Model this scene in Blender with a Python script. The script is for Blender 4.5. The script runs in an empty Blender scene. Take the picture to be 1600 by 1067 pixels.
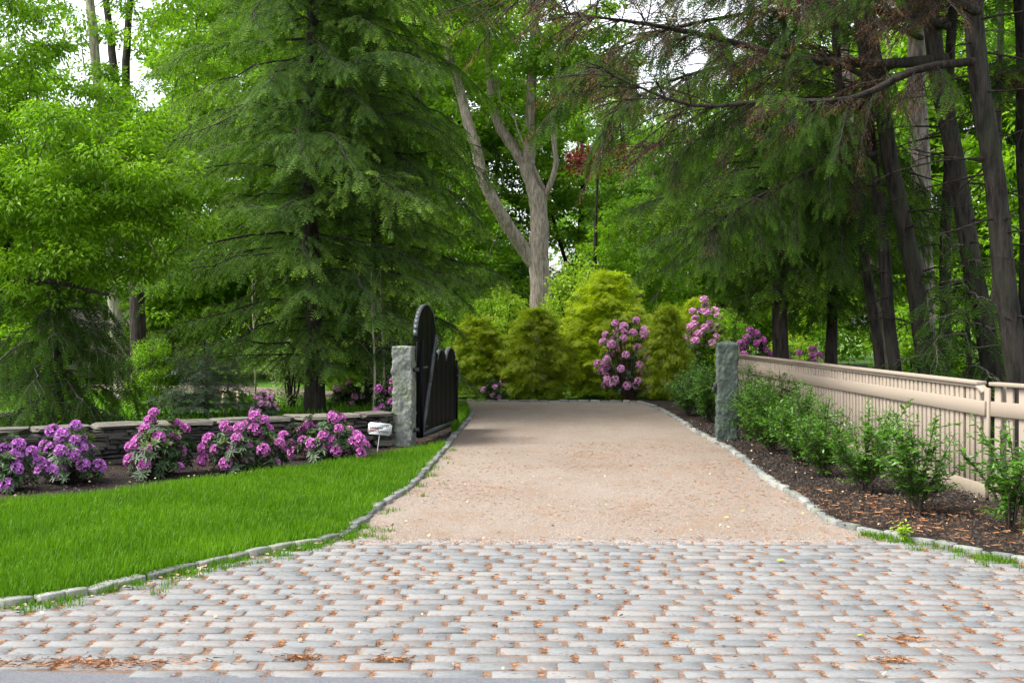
import bpy, bmesh, math, random
import numpy as np
from mathutils import Vector, noise
from math import radians as rad, sin, cos, pi

# ------------------------------------------------------------------ camera, light, exposure
S = bpy.context.scene
C = S.collection
CAMH, FPX, HORIZ = 1.7, 1850.0, 503.0
cd = bpy.data.cameras.new('camera'); cam = bpy.data.objects.new('camera', cd); C.objects.link(cam)
cam.location = (0, 0, CAMH); cam.rotation_euler = (rad(90), 0, 0)
cd.sensor_width = 36; cd.lens = FPX / 1600 * 36; cd.shift_y = -(533.5 - HORIZ) / 1600
cd.clip_end = 3000; S.camera = cam

SUN_EL, SUN_AZ = 56, 258          # azimuth measured clockwise from +Y
w = bpy.data.worlds.new('World'); S.world = w; w.use_nodes = True
nt = w.node_tree; nt.nodes.clear()
sky = nt.nodes.new('ShaderNodeTexSky'); sky.sky_type = 'NISHITA'; sky.sun_disc = False
sky.sun_elevation = rad(SUN_EL); sky.sun_rotation = rad(SUN_AZ)
sky.air_density = 1.0; sky.dust_density = 3.5; sky.ozone_density = 1.0
bg = nt.nodes.new('ShaderNodeBackground'); bg.inputs[1].default_value = 0.15
wo = nt.nodes.new('ShaderNodeOutputWorld')
hs_ = nt.nodes.new('ShaderNodeHueSaturation'); hs_.inputs['Saturation'].default_value = .25     # thin overcast: a greyer sky
nt.links.new(sky.outputs[0], hs_.inputs['Color']); nt.links.new(hs_.outputs[0], bg.inputs[0]); nt.links.new(bg.outputs[0], wo.inputs[0])
ld = bpy.data.lights.new('sun', 'SUN'); ld.energy = 1.5; ld.angle = rad(22); ld.color = (1, .94, .83)
sun = bpy.data.objects.new('sun', ld); C.objects.link(sun)
sd = Vector((sin(rad(SUN_AZ)) * cos(rad(SUN_EL)), cos(rad(SUN_AZ)) * cos(rad(SUN_EL)), sin(rad(SUN_EL))))
sun.rotation_euler = sd.to_track_quat('Z', 'Y').to_euler(); sun.location = (0, 0, 30)
S.view_settings.view_transform = 'Standard'; S.view_settings.look = 'None'
S.view_settings.gamma = 1; S.view_settings.use_curve_mapping = False
S.view_settings.exposure = 1.95
S.render.engine = 'CYCLES'
S.cycles.max_bounces = 10; S.cycles.diffuse_bounces = 7; S.cycles.transmission_bounces = 8
S.cycles.use_denoising = True
try: S.cycles.denoiser = 'OPENIMAGEDENOISE'
except Exception: pass

# ------------------------------------------------------------------ helpers
def P(px, py):
    d = FPX * CAMH / (py - HORIZ)
    return ((px - 800) / FPX * d, d)
def X(px, d): return (px - 800) / FPX * d
def Zt(py, d): return CAMH - (py - HORIZ) * d / FPX

def nrm(a): return a / np.maximum(np.linalg.norm(a, axis=-1, keepdims=True), 1e-9)

class G:
    """collects triangles and quads; build() links them as one mesh object"""
    def __init__(s): s.v = []; s.f = {3: [], 4: []}; s.t = []; s.p = []; s.n = 0
    def add(s, v, f, tint=.5, tip=0.):
        v = np.asarray(v, float).reshape(-1, 3); f = np.asarray(f, int)
        s.v.append(v); s.f[f.shape[1]].append(f + s.n)
        s.t.append(np.broadcast_to(np.asarray(tint, float), (len(v),)))
        s.p.append(np.broadcast_to(np.asarray(tip, float), (len(v),)))
        s.n += len(v)
    def inst(s, T, pos, Xd, Zd, sc, tint, tipmul=1., wid=None):
        tv, tf, tp = T
        N = len(pos)
        if N == 0: return
        Xd = nrm(Xd); Y = nrm(np.cross(Zd, Xd)); Z = np.cross(Xd, Y)
        sc = np.broadcast_to(np.asarray(sc, float), (N,))
        wd = sc if wid is None else np.broadcast_to(np.asarray(wid, float), (N,))
        v = (pos[:, None, :] + (sc[:, None, None] * tv[None, :, 0:1]) * Xd[:, None, :]
             + (wd[:, None, None] * tv[None, :, 1:2]) * Y[:, None, :] + (sc[:, None, None] * tv[None, :, 2:3]) * Z[:, None, :])
        k = len(tv)
        f = tf[None] + (np.arange(N) * k)[:, None, None]
        tint = np.repeat(np.broadcast_to(np.asarray(tint, float), (N,)), k)
        tm = np.repeat(np.broadcast_to(np.asarray(tipmul, float), (N,)), k)
        s.add(v.reshape(-1, 3), f.reshape(-1, tf.shape[1]), tint, np.tile(tp, N) * tm)
    def mesh(s, name, mat, smooth=False):
        me = bpy.data.meshes.new(name)
        v = np.concatenate(s.v).astype(np.float32)
        fl = [np.concatenate(s.f[k]) for k in (3, 4) if s.f[k]]
        me.vertices.add(len(v)); me.vertices.foreach_set('co', v.ravel())
        loops = np.concatenate([f.ravel() for f in fl]).astype(np.int32)
        tot = np.concatenate([np.full(len(f), f.shape[1]) for f in fl]).astype(np.int32)
        me.loops.add(len(loops)); me.loops.foreach_set('vertex_index', loops)
        me.polygons.add(len(tot))
        me.polygons.foreach_set('loop_start', np.concatenate([[0], np.cumsum(tot)[:-1]]).astype(np.int32))
        me.update(calc_edges=True)
        for nm, arr in (('tint', s.t), ('tip', s.p)):
            a = me.attributes.new(nm, 'FLOAT', 'POINT'); a.data.foreach_set('value', np.concatenate(arr).astype(np.float32))
        if smooth: me.polygons.foreach_set('use_smooth', np.ones(len(tot), bool))
        me.materials.append(mat)
        return me
    def build(s, name, mat, parent=None, smooth=False, kind=None):
        return place(name, s.mesh(name, mat, smooth), parent, kind)

def place(name, me, parent=None, kind=None, loc=(0, 0, 0), rot=(0, 0, 0), sc=(1, 1, 1)):
    o = bpy.data.objects.new(name, me); C.objects.link(o)
    o.location = loc; o.rotation_euler = rot; o.scale = sc
    if parent is not None: o.parent = parent
    if kind: o['kind'] = kind
    return o

def thing(name, label, cat, loc=(0, 0, 0), rz=0, group=None, sc=1):
    o = bpy.data.objects.new(name, None); C.objects.link(o)
    o.empty_display_size = .2
    o.location = loc; o.rotation_euler = (0, 0, rz); o.scale = (sc,) * 3 if not hasattr(sc, '__len__') else sc
    o['label'] = label; o['category'] = cat
    if group: o['group'] = group
    return o

def holder(name):
    o = bpy.data.objects.new(name, None); C.objects.link(o); o['kind'] = 'structure'; return o

def dup(root, label, loc, rz=0, sc=1, name=None):
    r = root.copy(); C.objects.link(r); r['label'] = label
    r.location = loc; r.rotation_euler = (0, 0, rz); r.scale = (sc,) * 3 if not hasattr(sc, '__len__') else sc
    for ch in [o for o in C.objects if o.parent == root]:
        c = ch.copy(); C.objects.link(c); c.parent = r
        for g in [o for o in C.objects if o.parent == ch]:
            d = g.copy(); C.objects.link(d); d.parent = c
    return r

def frame(t):
    ref = np.array([0, 0, 1.]) if abs(t.mean(0)[2]) < .75 * np.linalg.norm(t.mean(0)) + 1e-9 else np.array([1., 0, 0])
    u = nrm(np.cross(t, ref)); return u, np.cross(nrm(t), u)

def tube(g, pts, r, sides=6, tint=.5, rough=0, rng=None, cap=False):
    pts = np.asarray(pts, float); n = len(pts)
    r = np.broadcast_to(np.asarray(r, float), (n,))
    t = np.gradient(pts, axis=0); u, v = frame(t)
    a = np.arange(sides) * 2 * pi / sides
    rr = np.repeat(r[:, None], sides, 1)
    if rough and rng is not None: rr = rr * (1 + rng.uniform(-rough, rough, rr.shape))
    V = pts[:, None] + rr[..., None] * (np.cos(a)[None, :, None] * u[:, None] + np.sin(a)[None, :, None] * v[:, None])
    i = np.arange(n - 1)[:, None] * sides; j = np.arange(sides)[None]; k = (j + 1) % sides
    F = np.stack([i + j, i + k, i + sides + k, i + sides + j], -1).reshape(-1, 4)
    g.add(V.reshape(-1, 3), F, tint)

def smooth_path(pts, n):
    pts = np.asarray(pts, float); m = len(pts)
    if m < 3:
        return pts[0] + np.linspace(0, 1, n)[:, None] * (pts[-1] - pts[0])
    e = np.vstack([2 * pts[0] - pts[1], pts, 2 * pts[-1] - pts[-2]])
    out = []
    for q in np.linspace(0, m - 1 - 1e-6, n):
        i = int(q); t = q - i; a, b, c, d = e[i:i + 4]
        out.append(.5 * (2 * b + (c - a) * t + (2 * a - 5 * b + 4 * c - d) * t * t + (-a + 3 * b - 3 * c + d) * t ** 3))
    return np.array(out)

def box(g, lo, hi, tint=.5):
    x0, y0, z0 = lo; x1, y1, z1 = hi
    v = [(x0,y0,z0),(x1,y0,z0),(x1,y1,z0),(x0,y1,z0),(x0,y0,z1),(x1,y0,z1),(x1,y1,z1),(x0,y1,z1)]
    g.add(v, [(0,3,2,1),(4,5,6,7),(0,1,5,4),(1,2,6,5),(2,3,7,6),(3,0,4,7)], tint)

def bevel_mesh(me, w=.004, seg=1):
    bm = bmesh.new(); bm.from_mesh(me)
    bmesh.ops.bevel(bm, geom=bm.edges[:], offset=w, segments=seg, affect='EDGES', clamp_overlap=True)
    bm.to_mesh(me); bm.free(); return me

def boxmesh(name, lo, hi, mat, bev=.004):
    g = G(); box(g, lo, hi); me = g.mesh(name, mat)
    return bevel_mesh(me, bev) if bev else me

def inpoly(x, y, poly):
    x = np.asarray(x); y = np.asarray(y); c = np.zeros(x.shape, bool); n = len(poly)
    for i in range(n):
        x1, y1 = poly[i]; x2, y2 = poly[i - 1]
        with np.errstate(divide='ignore', invalid='ignore'):
            m = ((y1 > y) != (y2 > y)) & (x < (x2 - x1) * (y - y1) / (y2 - y1 + 1e-12) + x1)
        c ^= m
    return c

def flat(name, poly, z, mat, kind='structure'):
    me = bpy.data.meshes.new(name); bm = bmesh.new()
    bm.faces.new([bm.verts.new((x, y, z)) for x, y in poly])
    bmesh.ops.triangulate(bm, faces=bm.faces[:]); bmesh.ops.recalc_face_normals(bm, faces=bm.faces[:])
    if sum(f.normal.z for f in bm.faces) < 0: bmesh.ops.reverse_faces(bm, faces=bm.faces[:])
    bm.to_mesh(me); bm.free(); me.materials.append(mat)
    return place(name, me, None, kind)

def gridsheet(name, poly, cell, zf, mat):
    xs = [p[0] for p in poly]; ys = [p[1] for p in poly]
    nx = int((max(xs) - min(xs)) / cell) + 2; ny = int((max(ys) - min(ys)) / cell) + 2
    gx = min(xs) + np.arange(nx) * cell; gy = min(ys) + np.arange(ny) * cell
    A, B = np.meshgrid(gx, gy); cx, cy = A[:-1, :-1] + cell / 2, B[:-1, :-1] + cell / 2
    m = inpoly(cx, cy, poly)
    idx = np.arange(nx * ny).reshape(ny, nx)
    F = np.stack([idx[:-1, :-1][m], idx[:-1, 1:][m], idx[1:, 1:][m], idx[1:, :-1][m]], -1)
    used = np.unique(F); remap = np.full(nx * ny, -1); remap[used] = np.arange(len(used))
    V = np.stack([A.ravel()[used], B.ravel()[used], zf(A.ravel()[used], B.ravel()[used])], -1)
    g = G(); g.add(V, remap[F]); return g.build(name, mat, None, True, 'structure')

def scatter(poly, n, rng):
    xs = [p[0] for p in poly]; ys = [p[1] for p in poly]
    x = rng.uniform(min(xs), max(xs), n * 4); y = rng.uniform(min(ys), max(ys), n * 4)
    m = inpoly(x, y, poly); return x[m][:n], y[m][:n]

def resample(poly, step):
    p = np.array(poly, float); out = [p[0]]; seg = 0; pos = p[0].copy(); need = step
    for i in range(1, len(p)):
        a, b = p[i - 1], p[i]; L = np.linalg.norm(b - a); s = 0
        while L - s >= need: s += need; out.append(a + (b - a) * s / L); need = step
        need -= L - s
    return np.array(out)

# ------------------------------------------------------------------ materials
def M_(name):
    m = bpy.data.materials.new(name); m.use_nodes = True; t = m.node_tree; t.nodes.clear()
    o = t.nodes.new('ShaderNodeOutputMaterial'); b = t.nodes.new('ShaderNodeBsdfPrincipled')
    t.links.new(b.outputs[0], o.inputs[0]); b.inputs['Roughness'].default_value = .8
    b.inputs['Specular IOR Level'].default_value = .25
    return m, t, b, o
def nd(t, ty, **kw):
    n = t.nodes.new('ShaderNode' + ty)
    for k, v in kw.items():
        if k in n.inputs: n.inputs[k].default_value = v
        else: setattr(n, k, v)
    return n
def ramp(t, fac, stops):
    r = t.nodes.new('ShaderNodeValToRGB'); e = r.color_ramp.elements
    while len(e) < len(stops): e.new(.5)
    for i, (p, c) in enumerate(stops): e[i].position = p; e[i].color = (*c, 1)
    t.links.new(fac, r.inputs[0]); return r.outputs[0]
def mix(t, f, a, b, mode='MIX'):
    m = t.nodes.new('ShaderNodeMix'); m.data_type = 'RGBA'; m.blend_type = mode
    for i, v in ((0, f), (6, a), (7, b)):
        if hasattr(v, 'links'): t.links.new(v, m.inputs[i])
        else: m.inputs[i].default_value = v if i == 0 else (*v, 1)
    return m.outputs[2]
def coord(t, scale=(1, 1, 1), kind='Object'):
    c = t.nodes.new('ShaderNodeTexCoord'); mp = t.nodes.new('ShaderNodeMapping')
    mp.inputs['Scale'].default_value = scale; t.links.new(c.outputs[kind], mp.inputs[0]); return mp.outputs[0]
def noi(t, vec, scale, detail=5, rough=.6):
    n = nd(t, 'TexNoise', Scale=scale, Detail=detail, Roughness=rough)
    t.links.new(vec, n.inputs['Vector']); return n.outputs[0]
def math_(t, op, a, b=None):
    m = t.nodes.new('ShaderNodeMath'); m.operation = op
    for i, v in enumerate((a, b)):
        if v is None: continue
        if hasattr(v, 'links'): t.links.new(v, m.inputs[i])
        else: m.inputs[i].default_value = v
    return m.outputs[0]
def bump(t, b, h, strength=.5, dist=.01):
    n = nd(t, 'Bump', Strength=strength, Distance=dist); t.links.new(h, n.inputs['Height']); t.links.new(n.outputs[0], b.inputs['Normal'])
def attr(t, name):
    a = t.nodes.new('ShaderNodeAttribute'); a.attribute_name = name; return a.outputs['Fac']
def objrand(t):
    return t.nodes.new('ShaderNodeObjectInfo').outputs['Random']

def leaf_mat(name, dark, light, tip, trans=.35, rough=.45, spec=.3, tcol=None):
    m, t, b, o = M_(name)
    c = coord(t)
    f = math_(t, 'ADD', math_(t, 'MULTIPLY', attr(t, 'tint'), .75), math_(t, 'MULTIPLY', noi(t, c, 1.3, 2), .3))
    col = mix(t, f, dark, light); col = mix(t, attr(t, 'tip'), col, tip)
    t.links.new(col, b.inputs['Base Color']); b.inputs['Roughness'].default_value = rough
    b.inputs['Specular IOR Level'].default_value = spec
    tr = t.nodes.new('ShaderNodeBsdfTranslucent')
    tc = mix(t, 1., col, tcol or (1.25, 1.35, .5), 'MULTIPLY'); t.links.new(tc, tr.inputs[0])
    mx = t.nodes.new('ShaderNodeMixShader'); mx.inputs[0].default_value = trans
    t.links.new(b.outputs[0], mx.inputs[1]); t.links.new(tr.outputs[0], mx.inputs[2]); t.links.new(mx.outputs[0], o.inputs[0])
    return m

def bark_mat(name, a, c2, vs=9, lichen=None):
    m, t, b, o = M_(name)
    c = coord(t, (1, 1, .16)); n1 = noi(t, c, vs * 2.2, 6, .7); n2 = noi(t, coord(t, (1, 1, .5)), 3, 4)
    col = ramp(t, n1, [(.38, a), (.62, c2)])
    if lichen: col = mix(t, math_(t, 'MULTIPLY', ramp(t, n2, [(.5, (0, 0, 0)), (.68, (1, 1, 1))]), .7), col, lichen)
    t.links.new(col, b.inputs['Base Color']); bump(t, b, n1, 1., .03); b.inputs['Roughness'].default_value = .9
    return m

def rock_mat(name, cols, sc=6, bs=.6, bd=.01, speck=None, usetint=False, moss=None, per=1., dirt=None):
    m, t, b, o = M_(name)
    c = coord(t)
    r = math_(t, 'FRACT', math_(t, 'ADD', math_(t, 'MULTIPLY', objrand(t), 3.7), attr(t, 'tint')))
    off = t.nodes.new('ShaderNodeVectorMath'); off.operation = 'ADD'
    t.links.new(c, off.inputs[0]); cm = t.nodes.new('ShaderNodeCombineXYZ'); t.links.new(math_(t, 'MULTIPLY', objrand(t), 50.), cm.inputs[0]); t.links.new(cm.outputs[0], off.inputs[1])
    v = off.outputs[0]
    n1 = noi(t, v, sc, 6, .65); n2 = noi(t, v, sc * 9, 4, .7)
    f = math_(t, 'ADD', math_(t, 'MULTIPLY', n1, 1 - .5 * per), math_(t, 'MULTIPLY', r, .5 * per))
    col = ramp(t, f, cols)
    col = mix(t, .35, col, ramp(t, n2, [(.3, (.25, .25, .25)), (.7, (1.3, 1.3, 1.3))]), 'MULTIPLY')
    if dirt:
        gp = t.nodes.new('ShaderNodeNewGeometry').outputs['Position']
        col = mix(t, math_(t, 'MULTIPLY', ramp(t, noi(t, gp, 1.7, 6, .7), [(.45, (0, 0, 0)), (.70, (1, 1, 1))]), .35), col, dirt)
        col = mix(t, math_(t, 'MULTIPLY', ramp(t, noi(t, gp, 38, 3, .6), [(.62, (0, 0, 0)), (.7, (1, 1, 1))]), .45), col, (.07, .06, .055))
    if moss: col = mix(t, math_(t, 'MULTIPLY', ramp(t, noi(t, v, sc * .7, 5), [(.5, (0, 0, 0)), (.65, (1, 1, 1))]), .6), col, moss)
    t.links.new(col, b.inputs['Base Color'])
    bump(t, b, math_(t, 'ADD', n1, math_(t, 'MULTIPLY', n2, .5)), bs, bd)
    return m

mat = {}
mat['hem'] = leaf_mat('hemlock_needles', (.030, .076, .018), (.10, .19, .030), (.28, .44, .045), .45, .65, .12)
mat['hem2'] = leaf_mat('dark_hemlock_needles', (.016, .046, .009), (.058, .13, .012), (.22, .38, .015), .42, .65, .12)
mat['brown'] = leaf_mat('dead_needles', (.10, .045, .018), (.19, .095, .035), (.09, .10, .03), .25, .7, tcol=(1.1, 1, .7))
mat['maple'] = leaf_mat('maple_leaves', (.11, .22, .016), (.22, .38, .03), (.32, .47, .04), .55)
mat['ash'] = leaf_mat('fresh_green_leaves', (.075, .18, .008), (.20, .36, .016), (.30, .46, .03), .55)
mat['dgreen'] = leaf_mat('deep_green_leaves', (.06, .15, .018), (.14, .28, .028), (.22, .36, .035), .52)
mat['red'] = leaf_mat('copper_leaves', (.07, .012, .012), (.16, .03, .025), (.20, .05, .03), .3, tcol=(1.2, .6, .5))
mat['lime'] = leaf_mat('lime_leaves', (.17, .30, .02), (.30, .44, .03), (.42, .54, .06), .42)
mat['gold'] = leaf_mat('golden_cypress', (.20, .29, .010), (.40, .49, .02), (.60, .63, .05), .5)
mat['cyp'] = leaf_mat('cypress_green', (.13, .20, .008), (.28, .36, .015), (.55, .57, .03), .5)
mat['spruce'] = leaf_mat('blue_green_needles', (.04, .08, .05), (.10, .16, .10), (.2, .28, .16), .25)
mat['shrub'] = leaf_mat('shrub_leaves', (.03, .10, .010), (.085, .21, .018), (.18, .33, .02), .4, .35, .5)
mat['rleaf'] = leaf_mat('rhododendron_leaves', (.012, .032, .010), (.032, .068, .018), (.17, .25, .05), .2, .45, .3)
mat['cream_leaf'] = leaf_mat('variegated_leaves', (.10, .2, .05), (.38, .45, .24), (.6, .62, .45), .35)
mat['grass'] = leaf_mat('grass_blades', (.028, .098, .002), (.090, .210, .003), (.20, .32, .03), .42, .45, .15)
def petal(name, a, b2, tip): return leaf_mat(name, a, b2, tip, .3, .5, tcol=(1.1, .8, 1.15))
mat['purple'] = petal('purple_petals', (.24, .035, .31), (.44, .11, .48), (.62, .33, .64))
mat['magenta'] = petal('magenta_petals', (.29, .03, .25), (.50, .10, .41), (.68, .34, .60))
mat['pink'] = petal('pink_petals', (.66, .20, .50), (.80, .40, .66), (.86, .62, .78))
mat['bark_dark'] = bark_mat('dark_conifer_bark', (.007, .006, .005), (.045, .036, .029), 9)
mat['bark_right'] = bark_mat('furrowed_conifer_bark', (.005, .0045, .004), (.046, .038, .032), 7, (.032, .036, .022))
mat['bark_grey'] = bark_mat('grey_bark', (.13, .11, .09), (.36, .31, .26), 10)
mat['bark_pale'] = bark_mat('pale_pine_bark', (.09, .07, .065), (.33, .28, .26), 7)
mat['bark_birch'] = bark_mat('pale_bark', (.18, .16, .12), (.45, .41, .33), 9)
mat['twig'] = bark_mat('twig_bark', (.05, .045, .04), (.20, .18, .15), 12)
mat['twig_pale'] = bark_mat('grey_twig_bark', (.14, .125, .10), (.34, .31, .26), 12)
mat['stem'] = bark_mat('shrub_stem_bark', (.03, .022, .018), (.10, .075, .06), 14)
mat['sett'] = rock_mat('grey_granite_setts', [(.25, (.115, .123, .128)), (.45, (.142, .149, .154)), (.62, (.158, .162, .164)), (.8, (.178, .174, .168))], 5, .3, .004, per=.9, dirt=(.20, .165, .14))
mat['kerb'] = rock_mat('kerb_granite', [(.25, (.09, .095, .09)), (.5, (.16, .165, .16)), (.8, (.25, .25, .235))], 7, .7, .01, moss=(.17, .19, .11))
mat['wall'] = rock_mat('dark_fieldstone', [(.2, (.016, .015, .016)), (.5, (.044, .042, .041)), (.8, (.105, .095, .08))], 7, .9, .012, moss=(.09, .09, .06))
mat['cap'] = rock_mat('cap_fieldstone', [(.2, (.045, .042, .037)), (.5, (.085, .078, .068)), (.8, (.15, .135, .115))], 6, .8, .012, moss=(.16, .15, .10))
mat['post'] = rock_mat('rough_granite', [(.25, (.085, .097, .088)), (.5, (.14, .155, .14)), (.75, (.22, .23, .21))], 8, 1., .02, moss=(.16, .20, .10), per=.2)
mat['post_green'] = rock_mat('dark_green_granite', [(.25, (.035, .05, .042)), (.5, (.06, .08, .066)), (.75, (.10, .118, .10))], 8, 1., .02, moss=(.10, .13, .09), per=.2)  # darker, greener granite for the right post

def simple(name, col, r=.5, var=.15, sc=8, bs=.15, spec=.4, bd=.004, metal=0, stretch=(1, 1, 1)):
    m, t, b, o = M_(name)
    n = noi(t, coord(t, stretch), sc, 5); k = ramp(t, n, [(.3, (1 - var,) * 3), (.7, (1 + var,) * 3)])
    t.links.new(mix(t, 1., col, k, 'MULTIPLY'), b.inputs['Base Color']); bump(t, b, n, bs, bd)
    b.inputs['Roughness'].default_value = r; b.inputs['Specular IOR Level'].default_value = spec; b.inputs['Metallic'].default_value = metal
    return m
mat['black'] = simple('black_gate_paint', (.002, .0024, .0032), .5, .25, 10, .2, .08)
mat['gtrim'] = simple('lit_edge_black_trim', (.035, .042, .047), .4, .3, 20, .2, .4)  # greyed black: light caught along the gate's edges is put into the colour
mat['iron'] = simple('black_iron', (.02, .02, .022), .4)
mat['sign'] = simple('white_sign_plastic', (.42, .435, .43), .4, .05)
mat['ink'] = simple('black_ink', (.02, .02, .03), .6, .1)
mat['redink'] = simple('red_ink', (.45, .03, .05), .6, .1)
mat['greenink'] = simple('green_ink', (.24, .33, .29), .6, .1)
mat['steel'] = simple('galvanised_stake', (.42, .46, .45), .4, .2, 20, .1, .5)
mat['housewall'] = simple('pale_siding', (.45, .38, .34), .8, .08)
mat['houseroof'] = simple('weathered_roof', (.22, .18, .17), .9, .2)
mat['stake'] = simple('pale_wood', (.5, .40, .28), .8, .2)

# fence paint: cream, with streaks of dirt
m, t, b, o = M_('cream_fence_paint')
n1 = noi(t, coord(t, (6, 6, .8)), 5, 6, .65); n2 = noi(t, coord(t, kind='Object'), 3, 3)
col = mix(t, math_(t, 'MULTIPLY', objrand(t), .5), (.235, .195, .155), (.28, .235, .19))
col = mix(t, ramp(t, n1, [(.5, (0, 0, 0)), (.8, (.45, .45, .45))]), col, (.25, .22, .18))
t.links.new(col, b.inputs['Base Color']); bump(t, b, n1, .2, .003); b.inputs['Roughness'].default_value = .8
b.inputs['Specular IOR Level'].default_value = .12
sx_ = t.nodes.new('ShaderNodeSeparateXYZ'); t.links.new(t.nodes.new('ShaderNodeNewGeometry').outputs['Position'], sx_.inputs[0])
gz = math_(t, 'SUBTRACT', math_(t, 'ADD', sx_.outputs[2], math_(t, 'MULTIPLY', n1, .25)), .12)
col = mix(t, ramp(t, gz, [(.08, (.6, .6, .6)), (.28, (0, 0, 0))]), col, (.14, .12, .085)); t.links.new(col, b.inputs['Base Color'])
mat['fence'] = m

# ground materials
def ground_mat(name, build):
    m, t, b, o = M_(name); build(t, b); b.inputs['Roughness'].default_value = .95; b.inputs['Specular IOR Level'].default_value = .15; return m
def g_gravel(t, b):
    c = coord(t)
    v = nd(t, 'TexVoronoi', Scale=75.); t.links.new(c, v.inputs['Vector'])
    grain = ramp(t, v.outputs['Color'], [(.15, (0.1148, 0.0885, 0.0728)), (.4, (0.1870, 0.1485, 0.1208)), (.62, (0.2257, 0.1904, 0.1584)), (.85, (0.2979, 0.2741, 0.2376))])
    fine = noi(t, c, 160, 3, .7)
    col = mix(t, .5, grain, ramp(t, fine, [(.3, (0.1406, 0.1082, 0.0880)), (.5, (0.2022, 0.1635, 0.1344)), (.7, (0.2721, 0.2433, 0.2112))]))
    big = noi(t, coord(t, (1, .45, 1)), .9, 5, .6)
    col = mix(t, ramp(t, big, [(.45, (0, 0, 0)), (.72, (.55, .55, .55))]), col, (0.1535, 0.1130, 0.0880))
    ne = noi(t, coord(t, (.8, .5, 1)), 2.6, 7, .75)
    col = mix(t, ramp(t, ne, [(.52, (0, 0, 0)), (.66, (.5, .5, .5))]), col, (0.1870, 0.1106, 0.0576))
    wash = noi(t, coord(t, (.5, .3, 1)), 1.6, 3)
    col = mix(t, ramp(t, wash, [(.5, (0, 0, 0)), (.7, (.45, .45, .45))]), col, (0.2386, 0.2078, 0.1808))
    t.links.new(col, b.inputs['Base Color']); bump(t, b, math_(t, 'ADD', v.outputs['Distance'], fine), .8, .012)
def g_mulch(t, b):
    c = coord(t); n = noi(t, c, 45, 6, .75); n2 = noi(t, c, 2.2, 6, .7)
    col = ramp(t, n, [(.3, (.006, .005, .005)), (.55, (.022, .017, .016)), (.75, (.05, .038, .03))])
    col = mix(t, ramp(t, n2, [(.5, (0, 0, 0)), (.66, (.75, .75, .75))]), col, (.065, .036, .02))
    t.links.new(col, b.inputs['Base Color']); bump(t, b, n, 1., .03)
def g_soil(t, b):
    c = coord(t); n = noi(t, c, 60, 6, .75); n2 = noi(t, c, 3, 4)
    col = ramp(t, n, [(.3, (0.0720, 0.0560, 0.0480)), (.55, (0.1520, 0.1160, 0.0960)), (.75, (0.2400, 0.1920, 0.1600))])
    col = mix(t, ramp(t, n2, [(.45, (0, 0, 0)), (.65, (.6, .6, .6))]), col, (0.1440, 0.0720, 0.0360))
    t.links.new(col, b.inputs['Base Color']); bump(t, b, n, .8, .01)
def g_lawn(t, b):
    c = coord(t); n = noi(t, c, 30, 5, .7); n2 = noi(t, c, 1.2, 4)
    col = mix(t, n2, ramp(t, n, [(.3, (.02, .06, .006)), (.7, (.07, .17, .010))]), (.06, .15, .012))
    t.links.new(col, b.inputs['Base Color']); bump(t, b, n, 1., .04)
def g_floor(t, b):
    c = coord(t); n = noi(t, c, 12, 7, .75); n2 = noi(t, c, .25, 3)
    col = mix(t, ramp(t, n2, [(.42, (0, 0, 0)), (.5, (1, 1, 1))]), ramp(t, n, [(.3, (.03, .035, .015)), (.7, (.10, .075, .045))]), ramp(t, n, [(.3, (.035, .09, .008)), (.7, (.08, .19, .015))]))
    t.links.new(col, b.inputs['Base Color']); bump(t, b, n, 1., .05)
def g_asph(t, b):
    c = coord(t); n = noi(t, c, 150, 4, .8); n2 = noi(t, c, 6, 4)
    col = ramp(t, n, [(.3, (.05, .053, .06)), (.55, (.11, .115, .128)), (.72, (.22, .22, .235))])
    t.links.new(col, b.inputs['Base Color']); bump(t, b, n, .7, .006)
mat['gravel'] = ground_mat('pink_gravel', g_gravel); mat['mulch'] = ground_mat('bark_mulch', g_mulch)
mat['soil'] = ground_mat('joint_soil', g_soil); mat['lawn'] = ground_mat('turf', g_lawn)
mat['floor'] = ground_mat('forest_floor', g_floor); mat['asphalt'] = ground_mat('worn_asphalt', g_asph)
def litter_mat(name, a, b2):
    m, t, b, o = M_(name); t.links.new(mix(t, attr(t, 'tint'), a, b2), b.inputs['Base Color']); return m
mat['needle'] = litter_mat('fallen_needles', (.12, .045, .018), (.33, .165, .075))
mat['pebble'] = litter_mat('gravel_pebbles', (.16, .12, .10), (.30, .245, .21))
mat['chips'] = litter_mat('mulch_chips', (.006, .005, .005), (.05, .036, .026))
mat['litter'] = litter_mat('dry_leaf_litter', (.20, .11, .05), (.46, .36, .24))
mat['yleaf'] = litter_mat('yellow_green_fallen_leaf', (.25, .32, .03), (.6, .5, .03))

# ------------------------------------------------------------------ ground layout (traced on the ground plane)
KL = [(-420, 1010), (-200, 975), (0, 948), (80, 938), (150, 924), (230, 904), (320, 884), (400, 866), (470, 852), (530, 840), (560, 820), (600, 787),
      (640, 761), (680, 717), (705, 689), (722, 667), (733, 652), (730, 641)]
KL = [P(*p) for p in KL] + [(-1.6, 24.0), (-3.5, 25.6), (-6, 27), (-10, 28.5), (-18, 30)]
KR = [(1002, 630), (1030, 640), (1062, 658), (1095, 679), (1150, 709), (1200, 750), (1250, 780), (1290, 811), (1330, 827), (1400, 840), (1470, 853), (1530, 865), (1600, 879), (1750, 906), (1960, 940)]
KR = [P(*p) for p in KR]
FAR = [(-18, 33), (-10, 31.8), (-6, 30.5), (-3.6, 28.3), (-1.4, 25.6), (.2, 25.2), (1.6, 25.15), (2.4, 25.0)]
FAR = FAR + [KR[0]]
def sm(poly, n): return [tuple(q) for q in smooth_path([(x, y, 0) for x, y in poly], n)[:, :2]]
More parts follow.
